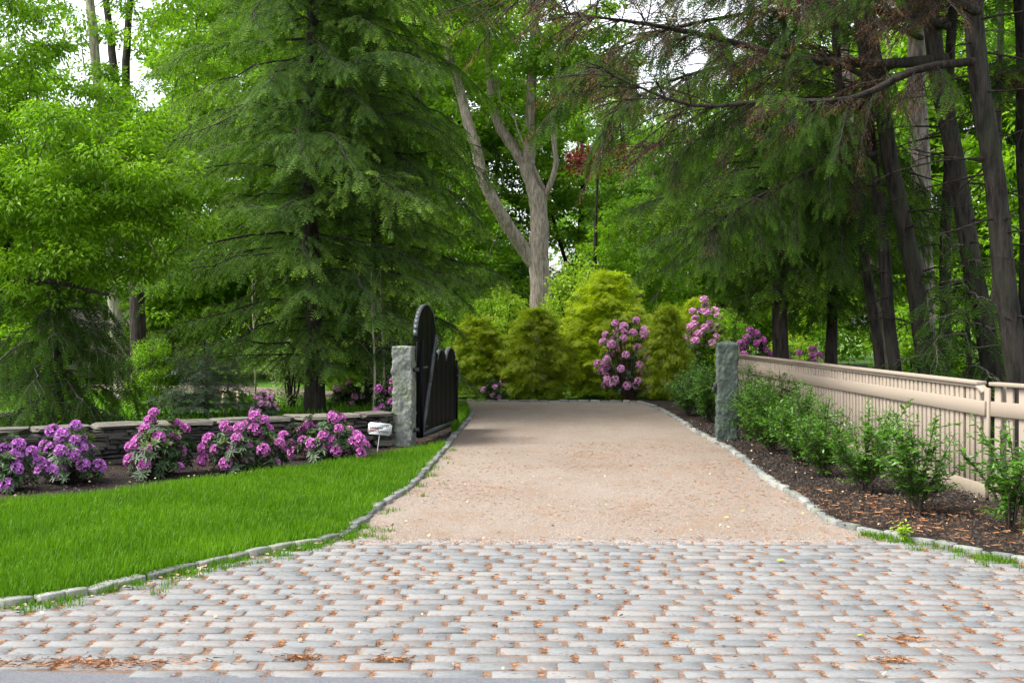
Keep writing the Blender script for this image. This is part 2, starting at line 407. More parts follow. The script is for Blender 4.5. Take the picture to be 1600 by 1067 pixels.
KLs = sm(KL, 120); KRs = sm(FAR[:-1] + KR, 150)

flat('ground', [(-400, -60), (400, -60), (400, 900), (-400, 900)], -.05, mat['floor'])
flat('road', [(-60, -6), (60, -6), (60, 5.5), (4, 5.57), (-.6, 5.66), (-2.5, 5.76), (-60, 9)], .003, mat['asphalt'])
apron_poly = [p for p in KLs if p[1] < 9.3] + [p for p in KRs if p[1] < 9.3]
apron_poly = [(-2.5, 5.70), (-4.2, 5.80)] + apron_poly + [(6.2, 5.40), (4, 5.50), (-.6, 5.60)]
apron = flat('paved_apron', apron_poly, -.001, mat['soil'])
AP = 9.12
drive_poly = [p for p in KLs if p[1] > AP] + [p for p in KRs if p[1] > AP]
flat('gravel_driveway', drive_poly, .004, mat['gravel'])

rng = np.random.default_rng(5)
def nz(x, y, sc, amp, off=0):
    return np.array([noise.noise(Vector((a * sc + off, b * sc, off))) for a, b in zip(x, y)]) * amp
left_poly = [(-16, 7.2)] + [p for p in KLs if p[1] < 24] + [(-3, 24.4), (-8, 27), (-18, 29)]
mul_poly = [P(-400, 815), P(0, 792), P(100, 784), P(200, 772), P(300, 760), P(400, 747), P(500, 734), P(600, 718), P(650, 706), P(692, 700)] + \
    [P(705, 686), P(722, 666), P(722, 655)] + [(-1.6, 21), (-4.5, 21), (-14, 15)]
gridsheet('mulch_bed', mul_poly, .09, lambda x, y: .008 + nz(x, y, 3, .022) + nz(x, y, 11, .012), mat['mulch'])
rmul_poly = [p for p in KRs if p[0] > 2.2 and p[1] < 25.5] + [(9, 6.2), (9, 26), (3, 26)]
gridsheet('mulch_bed', rmul_poly, .09, lambda x, y: .03 + nz(x, y, 3, .035, 7) + nz(x, y, 11, .015), mat['mulch'])
lawn_poly = [P(-400, 815), P(0, 790), P(100, 782), P(200, 772), P(300, 758), P(400, 745), P(500, 732), P(600, 716), P(650, 704), P(697, 698)]
lk = [p for p in KLs if p[1] < P(697, 696)[1]]
lawn_poly = [(-12, 9)] + lawn_poly[:] + lk[::-1] + [(-8, 5.5)]
flat('lawn', lawn_poly, .02, mat['lawn'])
lawn2_poly = [(-30, 17), (-9, 18.5), (-3.4, 18.6), (-1.9, 21), (-1.2, 22.8), (-1.6, 23.8), (-3.5, 25.3), (-6, 26.8), (-10, 28.2), (-30, 31)]
flat('lawn', lawn2_poly, .05, mat['lawn'])

# grass blades
TB = (np.array([(0, .5, 0), (0, -.5, 0), (.55, .38, .04), (.55, -.38, .04), (1, 0, -.1)]), np.array([(0, 1, 3), (0, 3, 2), (2, 3, 4)]), np.array([0, 0, .1, .1, .5]))
def grass(name, label, poly, n, h, wd, z, seed, zoff=0, lean=.45):
    r = np.random.default_rng(seed); x, y = scatter(poly, n, r); n = len(x)
    a = r.uniform(0, 2 * pi, n); l = r.normal(0, lean, n)
    Xd = np.stack([np.cos(a) * l, np.sin(a) * l, np.ones(n)], -1)
    Zd = np.stack([-np.cos(a), -np.sin(a), np.full(n, .3)], -1)
    hs = h * r.uniform(.5, 1.25, n) * (1 + .35 * nz(x, y, 1.3, 1, 3))
    g = G(); g.inst(TB, np.stack([x, y, np.full(n, z)], -1), Xd, Zd, hs, np.clip(r.normal(.45, .32, n) + nz(x, y, .8, .6, 9) + nz(x, y, 3.5, .45, 2), 0, 1), np.clip(r.uniform(0, 1.15, n) ** 3 + nz(x, y, 2.1, .35, 5), 0, 1.2), wid=wd)
    o = g.build(name, mat['grass'], kind='stuff'); o['label'] = label; o['category'] = 'grass'; return o
vis_lawn = [p for p in [P(-120, 795)] + lawn_poly[2:11] + lk[::-1] if True] + [(-4.2, 6.6)]
grass('grass', 'thick bright green lawn grass between the curving kerb and the mulch bed', vis_lawn, 104000, .085, .007, .02, 11)
grass('grass', 'sunlit lawn grass beyond the low stone wall', lawn2_poly, 24000, .13, .028, .045, 12)
grass('grass', 'small patch of long grass beside the kerb beyond the black gate', [P(708, 682), P(722, 664), P(732, 652), P(728, 641), P(716, 640), P(712, 655)], 6000, .16, .012, .03, 13)

# joint tufts along kerbs
def along(line, n, spread, r, side=1):
    L = resample(line, .03); i = r.integers(1, len(L) - 1, n); t = L[i + 1 if False else i] - L[i - 1]; t = nrm(t)
    nn = np.stack([-t[:, 1], t[:, 0]], -1); return L[i] + nn * (spread(n))[:, None]
r = np.random.default_rng(21)
def tufts(line, cnt, side, r):
    L = resample(line, .05); out = []
    for _ in range(cnt):
        i = r.integers(1, len(L) - 1); t = nrm(L[i] - L[i - 1]); nn = np.array([-t[1], t[0]]) * side
        c = L[i] + nn * abs(r.normal(.06, .12)); k = r.integers(10, 50)
        out.append(c + r.normal(0, .035, (k, 2)))
    return np.concatenate(out)
pts = np.concatenate([tufts([p for p in KLs if p[1] < 10], 200, -1, r), tufts([p for p in KRs if p[1] < 9.6], 110, -1, r), tufts([p for p in KLs if 10 < p[1] < 17], 26, -1, r)])
n = len(pts); a = r.uniform(0, 6.28, n); l = r.normal(0, .8, n)
g = G(); g.inst(TB, np.column_stack([pts, np.full(n, -.005)]), np.stack([np.cos(a) * l, np.sin(a) * l, np.ones(n)], -1), np.stack([-np.cos(a), -np.sin(a), np.full(n, .3)], -1), r.uniform(.02, .075, n), r.uniform(0, .8, n), r.uniform(0, .9, n), wid=.006)
o = g.build('grass', mat['grass'], kind='stuff'); o['label'] = 'weedy grass tufts growing out of the joints along the kerbs'; o['category'] = 'grass'

# ------------------------------------------------------------------ setts
def slab(seed, L, W, H, jit, rnd, g=None, bulge=0.):
    """irregular block: base ring, wall ring, inset top ring, top centre; centred, top at z=0"""
    r = np.random.default_rng(seed); hx, hy = L / 2, W / 2
    base = np.array([(-hx + rnd, -hy), (0, -hy), (hx - rnd, -hy), (hx, -hy + rnd), (hx, hy - rnd), (hx - rnd, hy), (0, hy), (-hx + rnd, hy), (-hx, hy - rnd), (-hx, -hy + rnd)])
    base = base + r.uniform(-jit, jit, base.shape)
    n = len(base); ins = base * (1 - np.array([.008 / L, .008 / W])) 
    V = np.vstack([np.column_stack([base, np.full(n, -H)]), np.column_stack([base, np.full(n, -.006)]), np.column_stack([ins, r.uniform(-.0018, .0018, n)]), [[0, 0, bulge]]])
    F4 = []; F3 = []
    for k in range(2):
        for i in range(n): j = (i + 1) % n; F4.append((k * n + i, k * n + j, (k + 1) * n + j, (k + 1) * n + i))
    for i in range(n): F3.append((2 * n + i, 2 * n + (i + 1) % n, 3 * n))
    return V, F4, F3
def slab_mesh(name, seed, L, W, H, jit, rnd, material, bulge=0.):
    V, F4, F3 = slab(seed, L, W, H, jit, rnd, bulge=bulge); g = G(); g.add(V, F4, 0); 
    g.f[3].append(np.array(F3)); return g.mesh(name, material, False)
r = np.random.default_rng(31)
sett_meshes = []
for i in range(18): sett_meshes.append((slab_mesh('paving_stone', i, .208, .122, .06, .0035, .010, mat['sett'], .003), slab(i, .208, .122, .06, .0035, .010, bulge=.003)))
inner = [(x, y) for x, y in apron_poly]
stones = []
prev = []; y = 5.52
while y < AP + .05:
    x = -4.6 + r.uniform(0, .2); dy = r.uniform(.126, .146); joints = []
    while x < 5.4:
        for _ in range(12):     # keep the joints broken from course to course
            L = r.choice([.17, .2, .215, .23, .245, .26], p=[.08, .2, .25, .2, .15, .12]); gap = abs(r.normal(.018, .009)) + .006
            if all(abs(x + L + gap / 2 - q) > .055 for q in prev): break
        joints.append(x + L + gap / 2)
        cx = x + L / 2; cy = y + dy / 2
        dd = all(inpoly(np.array([cx + s * L * .42]), np.array([cy]), inner)[0] for s in (-1, 1))
        edge = 5.70 - .05 * (cx + .6) if cx < -.6 else 5.64 - .03 * (cx + .6)
        if dd and y > edge - .12: stones.append((cx, cy, L, dy - .019, r.normal(0, .012), r.normal(.004, .002), r.normal(0, .006)))
        x += L + gap
    y += dy; prev = joints
def vis(s): px = 800 + FPX * s[0] / s[1]; return -60 < px < 1660
stones.sort(key=lambda s: (not vis(s), s[1]))
gs = G()
for k, (cx, cy, L, W, rz, dz, tl) in enumerate(stones):
    me, (V, F4, F3) = sett_meshes[r.integers(0, 18)]; fl = pi if r.random() < .5 else 0
    sx, sy = L / .208, W / .122
    if k < 296:
        place('paving_stone', me, apron, None, (cx, cy, dz), (tl, tl * .5, rz + fl), (sx, sy, 1))
    else:
        q = V * (sx, sy, 1); q = np.column_stack([q[:, 0] * cos(rz) - q[:, 1] * sin(rz), q[:, 0] * sin(rz) + q[:, 1] * cos(rz), q[:, 2]]) + (cx, cy, dz)
        n0 = gs.n; gs.add(q, F4, r.random()); gs.f[3].append(np.array(F3) + n0)
gs.build('paving_stones', mat['sett'], apron, kind='stuff')

# needles in joints and drifting across setts and gravel
TN = (np.array([(0, .5, 0), (0, -.5, 0), (.5, -.5, .06), (.5, .5, .06), (1, .3, 0), (1, -.3, 0)]), np.array([(0, 1, 2), (0, 2, 3), (3, 2, 5), (3, 5, 4)]), np.zeros(6))
Q4 = (np.array([(-.5, -.5, 0), (.5, -.5, 0), (.5, .5, .1), (-.5, .5, 0)]), np.array([(0, 1, 2), (0, 2, 3)]), np.zeros(4))
def strew(g, x, y, z, ln, wd, r, T=Q4, tilt=.25, tint=None, ang=None):
    n = len(x); a = r.uniform(0, 2 * pi, n) if ang is None else ang
    g.inst(T, np.column_stack([x, y, z]), np.stack([np.cos(a), np.sin(a), r.normal(0, tilt, n)], -1), np.stack([r.normal(0, tilt, n), r.normal(0, tilt, n), np.ones(n)], -1), ln, r.random(n) if tint is None else tint, wid=wd)
g = G()
ex = []; 
for (cx, cy, L, W, rz, dz, tl) in stones:
    k = int(max(0, r.normal(11, 7)));  k = k + (30 if r.random() < .06 else 0)
    ex.append(np.column_stack([cx + L / 2 + .013 + r.normal(0, .011, k), cy + r.normal(0, W * .34, k)]))
    k = r.integers(1, 5); ex.append(np.column_stack([cx + r.uniform(-.5, .5, k) * L, cy + W / 2 + .006 + r.normal(0, .004, k)]))
ex = np.concatenate(ex); strew(g, ex[:, 0], ex[:, 1], r.uniform(-.004, .012, len(ex)), r.uniform(.02, .05, len(ex)), .0016, r, Q4, .1)
for cxp, cyp, nn, sp in ((-2.1, 5.86, 420, .16), (-1.05, 5.95, 130, .03), (-.6, 5.92, 110, .03), (1.9, 5.9, 90, .04), (2.1, 6.3, 80, .04)):
    strew(g, cxp + r.normal(0, sp * 1.8, nn), cyp + r.normal(0, sp * .3, nn), r.uniform(.008, .025, nn), r.uniform(.03, .07, nn), .0015, r, Q4, .15)
x, y = scatter(apron_poly, 500, r); strew(g, x, y, np.full(len(x), .016), r.uniform(.02, .06, len(x)), .0022, r, Q4, .05)
near_drive = [p for p in drive_poly if p[1] < 17]
x, y = scatter(near_drive, 9000, r); m = (nz(x, y, .9, 1, 4) + .25 * x / 3 + r.normal(0, .25, len(x))) > .05
strew(g, x[m], y[m], np.full(m.sum(), .009), r.uniform(.02, .05, m.sum()), .0016, r, Q4, .06)
x, y = scatter([p for p in rmul_poly if p[1] < 12], 2600, r); strew(g, x, y, r.uniform(.05, .085, len(x)), r.uniform(.03, .08, len(x)), .003, r, Q4, .15)
o = g.build('pine_needle_litter', mat['needle'], kind='stuff'); o['label'] = 'orange brown fallen pine needles in the paving joints and on the gravel'; o['category'] = 'needle litter'

# pebbles
TP = (np.array([(-.5, -.3, 0), (.4, -.45, 0), (.5, .3, 0), (-.3, .5, 0), (.05, 0, .5)]), np.array([(0, 1, 4), (1, 2, 4), (2, 3, 4), (3, 0, 4)]), np.zeros(5))
g = G(); x, y = scatter([p for p in drive_poly if p[1] < 14], 15000, r)
strew(g, x, y, np.full(len(x), .003), r.uniform(.005, .013, len(x)), None, r, TP, .1)
x, y = scatter([p for p in drive_poly if p[1] < 25], 5000, r); strew(g, x, y, np.full(len(x), .003), r.uniform(.006, .016, len(x)), None, r, TP, .1)
x = r.uniform(-1.3, 2.6, 2500); y = AP + r.normal(0, .05, 2500); strew(g, x, y, np.full(2500, .005), r.uniform(.005, .015, 2500), None, r, TP, .1)
o = g.build('gravel', mat['pebble'], kind='stuff'); o['label'] = 'pinkish tan loose gravel stones on the driveway'; o['category'] = 'gravel'
# mulch chips
g = G()
for poly, nn in ((mul_poly, 9000), ([p for p in rmul_poly if p[1] < 20], 17000)):
    x, y = scatter(poly, nn, r); strew(g, x, y, (r.uniform(.03, .075, len(x)) if nn > 10000 else r.uniform(.008, .04, len(x))), r.uniform(.015, .045, len(x)), r.uniform(.005, .014, len(x)), r, TP, .5)
o = g.build('mulch_chips', mat['chips'], kind='stuff'); o['label'] = 'dark shredded bark chips covering both planting beds'; o['category'] = 'mulch'
g = G()
for poly, nn in ((mul_poly, 500), ([p for p in rmul_poly if p[1] < 20], 520), ([p for p in drive_poly if p[1] < 14], 160), (apron_poly, 60)):
    x, y = scatter(poly, nn, r); strew(g, x, y, np.where(poly is apron_poly, .02, .07 if poly is not None and nn in (500, 520) else .012) + 0 * x, r.uniform(.009, .024, len(x)), None, r, Q4, .4)
L = resample([p for p in KLs if p[1] < 9.5], .02); i = r.integers(0, len(L), 200); strew(g, L[i, 0] + r.normal(.06, .08, 200), L[i, 1] + r.normal(-.05, .06, 200), np.full(200, .015), r.uniform(.010, .028, 200), None, r, Q4, .3)
o = g.build('leaf_litter', mat['litter'], kind='stuff'); o['label'] = 'pale dry leaf flakes scattered over beds and gravel'; o['category'] = 'leaf litter'

# ------------------------------------------------------------------ kerbs
km = [slab_mesh('kerb_stone', 100 + i, .20, .092, .14, .008, .02, mat['kerb'], .006) for i in range(12)]
def kerb(line):
    root = holder('kerb'); p = resample(line, .02); i = 0
    while i < len(p) - 16:
        n = int(r.integers(8, 14)); a, b2 = p[i], p[min(i + n, len(p) - 1)]
        d = b2 - a; ln = np.linalg.norm(d); c = (a + b2) / 2
        place('kerb_stone', km[r.integers(0, 12)], root, None, (c[0] + r.normal(0, .006), c[1] + r.normal(0, .006), .040 + r.normal(0, .006)),
              (r.normal(0, .05), r.normal(0, .03), math.atan2(d[1], d[0]) + r.normal(0, .03) + (pi if r.random() < .5 else 0)), ((ln - .008) / .20, r.uniform(.9, 1.15), 1))
        i += n
    return root
kerb([p for p in KLs if p[1] < 24.2 and p[0] > -5.2 and not (p[0] < -4.4 and p[1] < 8)]); kerb([p for p in KRs if p[1] < 25.6 and -1.8 < p[0] < 4.6])

# ------------------------------------------------------------------ dry stone wall
A = np.array(P(-180, 748)); B = np.array([-1.62, 16.05]); Lw = np.linalg.norm(B - A); du = (B - A) / Lw; dn = np.array([du[1], -du[0]])
wall = thing('stone_wall', 'low dry stone wall of dark flat stones with lighter capstones behind the rhododendrons', 'stone wall', (A[0], A[1], 0), math.atan2(du[1], du[0]))
def rock_mesh(name, seed, material):
    rr = np.random.default_rng(seed); me = bpy.data.meshes.new(name); bm = bmesh.new()
    bmesh.ops.create_cube(bm, size=1); bmesh.ops.bevel(bm, geom=bm.edges[:], offset=.13, segments=1, affect='EDGES')
    for v in bm.verts: v.co += Vector(rr.uniform(-.085, .085, 3))
    bmesh.ops.triangulate(bm, faces=[f for f in bm.faces if len(f.verts) > 4]); bm.to_mesh(me); bm.free(); me.materials.append(material); return me
rm = [rock_mesh('stone', i, mat['wall']) for i in range(14)]; cm_ = [rock_mesh('capstone', 50 + i, mat['cap']) for i in range(8)]
g = G(); box(g, (0, .05, -.05), (Lw - .02, .34, .40)); g.build('wall_core', mat['iron'], wall)
z = 0.02; cnt = 0
while z < .40:
    hrow = r.choice([.036, .048, .058, .075]); u = -.02
    while u < Lw - .03:
        ls = r.choice([.1, .16, .22, .3, .42]) * r.uniform(.8, 1.2); hh = hrow * r.uniform(.72, 1.3); dp = r.uniform(.16, .2)
        ls = min(ls, Lw - u + .02)
        zz = z + hrow / 2 + .012 * sin(u * 2.1 + z * 9)
        o = place('stone', rm[r.integers(0, 14)], wall, None, (u + ls / 2, .06 + r.uniform(-.02, .015), zz), (r.normal(0, .06), r.normal(0, .06), r.normal(0, .07)), (ls * .97, dp, hh * .95)); cnt += 1
        u += ls
    z += hrow
u = -.05
while u < Lw:
    ls = min(r.uniform(.3, .75), Lw + .05 - u)
    place('capstone', cm_[r.integers(0, 8)], wall, None, (u + ls / 2, .18, .452 + r.normal(0, .004)), (r.normal(0, .015), r.normal(0, .012), r.normal(0, .02)), (ls * .985, .42, .045)); u += ls
print('wall stones', cnt)

# ------------------------------------------------------------------ granite posts
def granite_post(label, x, y, wx, wy, h, rz, material, seed, peak):
    t_ = thing('granite_post', label, 'stone post', (x, y, 0), rz, 'granite gate posts')
    n, m = 22, 84; g = G(); V = []
    for k in range(m):
        z = -.05 + (h + .05) * k / (m - 1)
        for i in range(4 * n):
            s, q = divmod(i, n); q = q / n
            c = [(-1, -1), (1, -1), (1, 1), (-1, 1)]; a, b2 = c[s], c[(s + 1) % 4]
            px, py = a[0] + (b2[0] - a[0]) * q, a[1] + (b2[1] - a[1]) * q
            nn = noise.noise(Vector((px * 1.3 + seed, py * 1.3, z * 7))) * .018 + (abs(noise.noise(Vector((px * 2.6 + seed, py * 2.6, z * 15)))) - .2) * .020 + noise.noise(Vector((px * 7 + seed, py * 7, z * 44))) * .012
            ed = .96 if q == 0 else 1
            f = (1 if k < m - 1 else .93) * ed
            V.append((px * (wx / 2 + nn) * f, py * (wy / 2 + nn) * f, z + (noise.noise(Vector((px * 2, py * 2, seed))) * .01 if k == m - 1 else 0)))
    N = 4 * n; F = [(k * N + i, k * N + (i + 1) % N, (k + 1) * N + (i + 1) % N, (k + 1) * N + i) for k in range(m - 1) for i in range(N)]
    V.append((0, 0, h + peak)); g.add(V, F); g.f[3].append(np.array([((m - 1) * N + i, (m - 1) * N + (i + 1) % N, len(V) - 1) for i in range(N)]))
    g.build('stone_shaft', material, t_); return t_
pl = granite_post('light grey rough granite gate post at the end of the stone wall', -1.48, 16.2, .27, .26, 1.365, -.12, mat['post'], 3, .012)
pr = granite_post('dark greenish granite gate post with pointed top beside the fence', 3.03, 16.7, .285, .28, 1.40, -.06, mat['post_green'], 8, .045)
g = G(); box(g, (-.19, -.05, .76), (-.13, .03, .84)); box(g, (-.21, -.02, .70), (-.15, .02, .78)); me = bevel_mesh(g.mesh('latch_keeper', mat['iron']), .005); place('latch_keeper', me, pr)
g = G(); box(g, (.12, -.03, 1.02), (.21, .03, 1.07)); g.build('hinge_bracket', mat['iron'], pl)
g = G(); box(g, (.12, -.03, .2), (.21, .03, .25)); g.build('hinge_bracket', mat['iron'], pl)

# ------------------------------------------------------------------ gate leaf, swung open inwards
H0 = np.array([X(655, 16.4), 16.4]); H1 = np.array([X(711, 18.65), 18.65]); GL = np.linalg.norm(H1 - H0)
gate = thing('driveway_gate', 'tall black timber gate leaf with rounded tops swung open beside the left post', 'gate', (H0[0], H0[1], 0), math.atan2(H1[1] - H0[1], H1[0] - H0[0]))
def top(u):
    z = 1.0 + .30 * max(0, 1 - (u - .9) / .5) if u > .9 else 0
    for c, hw, z0, a in ((.34, .56, 1.48, .45), (1.27, .29, 1.05, .225), (1.89, .32, 1.05, .235)):
        q = (u - c) / hw
        if abs(q) < 1: z = max(z, z0 + a * math.sqrt(1 - q * q))
    return max(z, .98)
nb = 17; ue = np.linspace(-.21, GL, nb + 1)
for i in range(nb):
    u0, u1 = ue[i] + .004, ue[i + 1] - .004; bot = 1.43 if u1 < .03 else .13
    us = np.linspace(u0, u1, 5); poly = [(u0, bot), (u1, bot)] + [(u, max(top(u), bot + .03)) for u in us[::-1]]
    k = len(poly); th = .018 if i % 2 else .022
    g = G(); V = [(u, -th, z) for u, z in poly] + [(u, th, z) for u, z in poly]
    bm = bmesh.new(); vs = [bm.verts.new(v) for v in V]; bm.faces.new(vs[:k]); bm.faces.new(vs[k:][::-1])
    for a in range(k): bm.faces.new([vs[(a + 1) % k], vs[a], vs[k + a], vs[k + (a + 1) % k]])
    bmesh.ops.recalc_face_normals(bm, faces=bm.faces[:])
    me = bpy.data.meshes.new('board'); bm.to_mesh(me); bm.free(); me.materials.append(mat['black']); place('board', me, gate)
def strip(name, pts, w, h, m_, side=0):
    g = G(); pts = np.array(pts, float)
    for a, b2 in zip(pts[:-1], pts[1:]):
        d = nrm(b2 - a); nn = np.array([-d[1], d[0]]) * h / 2
        q = [a - nn, b2 - nn, b2 + nn, a + nn]
        V = [(p[0], side - w / 2, p[1]) for p in q] + [(p[0], side + w / 2, p[1]) for p in q]
        g.add(V, [(0, 1, 2, 3), (7, 6, 5, 4), (0, 4, 5, 1), (1, 5, 6, 2), (2, 6, 7, 3), (3, 7, 4, 0)])
    return g.build(name, m_, gate)
for c, hw, z0, a in ((.34, .56, 1.48, .45), (1.27, .29, 1.05, .225), (1.89, .32, 1.05, .235)):
    strip('top_trim', [(c - hw * cos(q), z0 + a * sin(q) + .012) for q in np.linspace(.03 if c < 1 else .3, pi - .3, 16)], .06, .018, mat['gtrim'])
strip('bottom_rail', [(.02, .13), (GL, .13)], .075, .075, mat['gtrim'])
strip('diagonal_brace', [(.05, .18), (.45, .83), (.86, 1.50)], .07, .03, mat['gtrim'], -.03)
strip('hinge_stile', [(.035, .10), (.035, 1.44)], .09, .06, mat['black'])
strip('end_stile', [(GL + .0, .10), (GL + .0, 1.1)], .08, .06, mat['black'])
g = G(); tube(g, [(-.12, 0, 1.06), (.0, 0, 1.06), (.32, -.03, 1.06)], .018, 6); g.build('hinge_strap', mat['iron'], gate)
g = G(); tube(g, [(-.12, 0, .23), (.0, 0, .23), (.32, -.03, .23)], .018, 6); g.build('hinge_strap', mat['iron'], gate)
g = G(); tube(g, [(-.02, 0, 1.43), (-.10, 0, 1.43), (-.11, -.0, 1.46)], .014, 6); g.build('hinge_pin', mat['gtrim'], gate)
g = G(); tube(g, [(GL - .12, -.05, .86), (GL + .03, -.05, .86), (GL + .14, -.05, .87)], .012, 6); tube(g, [(GL - .02, -.05, .72), (GL - .02, -.06, .98)], .01, 5); g.build('latch', mat['iron'], gate)

# ------------------------------------------------------------------ alarm company sign
sg = thing('yard_sign', 'small white lettered alarm sign on a thin stake before the stone wall', 'sign', (X(593, 15.45), 15.45, 0), 0)
cx_, cz_ = 0.005, Zt(670, 15.45); tilt = rad(5)
me = boxmesh('panel', (-.155, -.004, -.078), (.155, .004, .078), mat['sign'], 0)
bm = bmesh.new(); bm.from_mesh(me)
es = [e for e in bm.edges if abs(e.verts[0].co.y - e.verts[1].co.y) > .005]
bmesh.ops.bevel(bm, geom=es, offset=.018, segments=4, affect='EDGES'); bm.to_mesh(me); bm.free()
pan = place('panel', me, sg, None, (cx_, 0, cz_), (0, tilt, 0))
def text(s, x, z, size, m_, bold=.0):
    c = bpy.data.curves.new('lettering', 'FONT'); c.body = s; c.size = size; c.extrude = .0006; c.offset = bold; c.materials.append(m_)
    o = bpy.data.objects.new('lettering', c); me_ = bpy.data.meshes.new_from_object(o); bpy.data.objects.remove(o)
    if not me_.materials: me_.materials.append(m_)
    o = bpy.data.objects.new('lettering', me_); C.objects.link(o); o.parent = pan; o.location = (x, -.0055, z); o.rotation_euler = (rad(90), 0, 0)
text('Protected by', -.130, .044, .018, mat['greenink']); text('Lexington', -.130, .000, .042, mat['ink'], .0006)
text('Alarm', -.134, -.040, .042, mat['redink'], .0006); text('Systems', -.026, -.040, .042, mat['ink'], .0006); text('67', .078, .030, .036, mat['ink'])
g = G(); tube(g, [(-.03, .007, 0), (cx_, .007, cz_ - .03), (cx_ + .004, .007, cz_ + .088)], .006, 6); g.build('stake', mat['steel'], sg)

# ------------------------------------------------------------------ fence
def fx(d): return 5.01 - .0467 * d
fa = np.array([fx(21.2), 21.2]); fb = np.array([fx(11.2), 11.2]); LF = np.linalg.norm(fb - fa); fang = math.atan2(fb[1] - fa[1], fb[0] - fa[0])
fence = thing('picket_fence', 'long cream painted picket fence with mid rail and cap along the right bed', 'fence', (fa[0], fa[1], 0), fang)
HF = 1.13
pk = boxmesh('picket', (-.036, -.014, .05), (.036, .014, HF - .03), mat['fence'], .003)
u = .06; k = 0
while u < LF - .12:
    place('picket', pk, fence, None, (u, r.normal(0, .0015), r.normal(0, .001)), (0, r.normal(0, .004), 0)); u += .118; k += 1
place('picket', pk, fence, None, (LF - .085, .0, -.015), (0, rad(-4.5), 0))
place('picket', boxmesh('picket', (-.05, -.012, .05), (.05, .012, HF - .05), mat['fence'], .003), fence, None, (LF + .0, -.004, 0), (0, rad(2), 0))
def rail(name, u0, u1, y0, y1, z0, z1, par, rot=0):
    o = place(name, boxmesh(name, (u0, y0, z0), (u1, y1, z1), mat['fence'], .004), par); return o
# camera side is local -y when heading towards the viewer on the right
rail('mid_rail', -.05, LF + .04, -.040, -.014, .815, .955, fence)
rail('cap_rail', -.05, LF - .10, -.055, .05, HF - .03, HF + .005, fence); rail('cap_trim', -.05, LF - .10, -.034, -.013, HF - .062, HF - .032, fence)
rail('base_board', -.05, LF + .04, -.034, -.013, .0, .17, fence); rail('back_rail', -.05, LF, .013, .05, .25, .34, fence)
for uu in np.arange(.0, LF, 2.4): rail('fence_post', uu - .045, uu + .045, .052, .142, -.05, HF - .04, fence)
o = rail('broken_cap_piece', 0, .13, -.05, .03, -.017, .017, fence); o.location = (LF - .13, 0, HF - .035); o.rotation_euler = (.15, rad(28), .1); o['label'] = 'splintered end of the cap rail hanging over the gap'
f2 = thing('picket_fence', 'nearer cream fence section with wide gaps right of the broken picket', 'fence', (fb[0] + .03, fb[1] - .03, 0), math.atan2(-.95, .34))
for k in range(22): place('picket', pk, f2, None, (.10 + k * .155, 0, r.normal(0, .001)), (0, r.normal(0, .005), 0), (1.12, 1, 1))
rail('mid_rail', .01, 3.5, -.040, -.014, .815, .955, f2); rail('cap_rail', .03, 3.5, -.055, .05, HF - .03, HF + .005, f2); rail('base_board', .01, 3.5, -.034, -.013, .0, .17, f2)
rail('fence_post', .0, .09, .052, .142, -.05, HF - .04, f2)

# ------------------------------------------------------------------ plant generators
def T_twig(n, w, droop=.04):
    """feathery conifer twig, unit length: pairs of narrow leaflets along the axis"""
    V = []; F = []; tp = []
    for i in range(n):
        x = i / n; ww = w * (1 - .55 * (x - .3) ** 2 / .5) * (1 if i < n - 1 else .7)
        for s in (-1, 1):
            k = len(V); V += [(x, 0, 0), (x + .10, 0, .0), (x + .22, s * ww, -droop)]; F.append((k, k + 1, k + 2) if s > 0 else (k + 1, k, k + 2)); tp += [x * .25, x * .25, .25 + .4 * x]
    k = len(V); V += [(.8, .035, 0), (.8, -.035, 0), (1.05, 0, -droop)]; F.append((k + 1, k + 2, k)); tp += [.5, .5, 1.]
    return np.array(V), np.array(F), np.array(tp)
TW = T_twig(4, .36); TW3 = T_twig(3, .30); TW5 = T_twig(6, .22)
def T_leaf(w=.28, fold=.05, bend=-.1):
    return np.array([(0, 0, 0), (.42, w, fold), (1, 0, bend), (.42, -w, fold)]), np.array([(0, 1, 2), (0, 2, 3)])[:, ::-1], np.array([0, .1, .2, .1])
TL = T_leaf(); TLn = T_leaf(.17, .03, -.2)
TO = (np.array([(0, 0, 0), (.3, .2, .03), (.7, .19, .02), (1, 0, -.1), (.7, -.19, .02), (.3, -.2, .03)]), np.array([(0, 2, 1), (0, 3, 2), (0, 4, 3), (0, 5, 4)]), np.array([0, 0, .1, .15, .1, 0.]))

def rotz(v, a):
    c, s = np.cos(a), np.sin(a); return np.stack([v[..., 0] * c - v[..., 1] * s, v[..., 0] * s + v[..., 1] * c, v[..., 2]], -1)

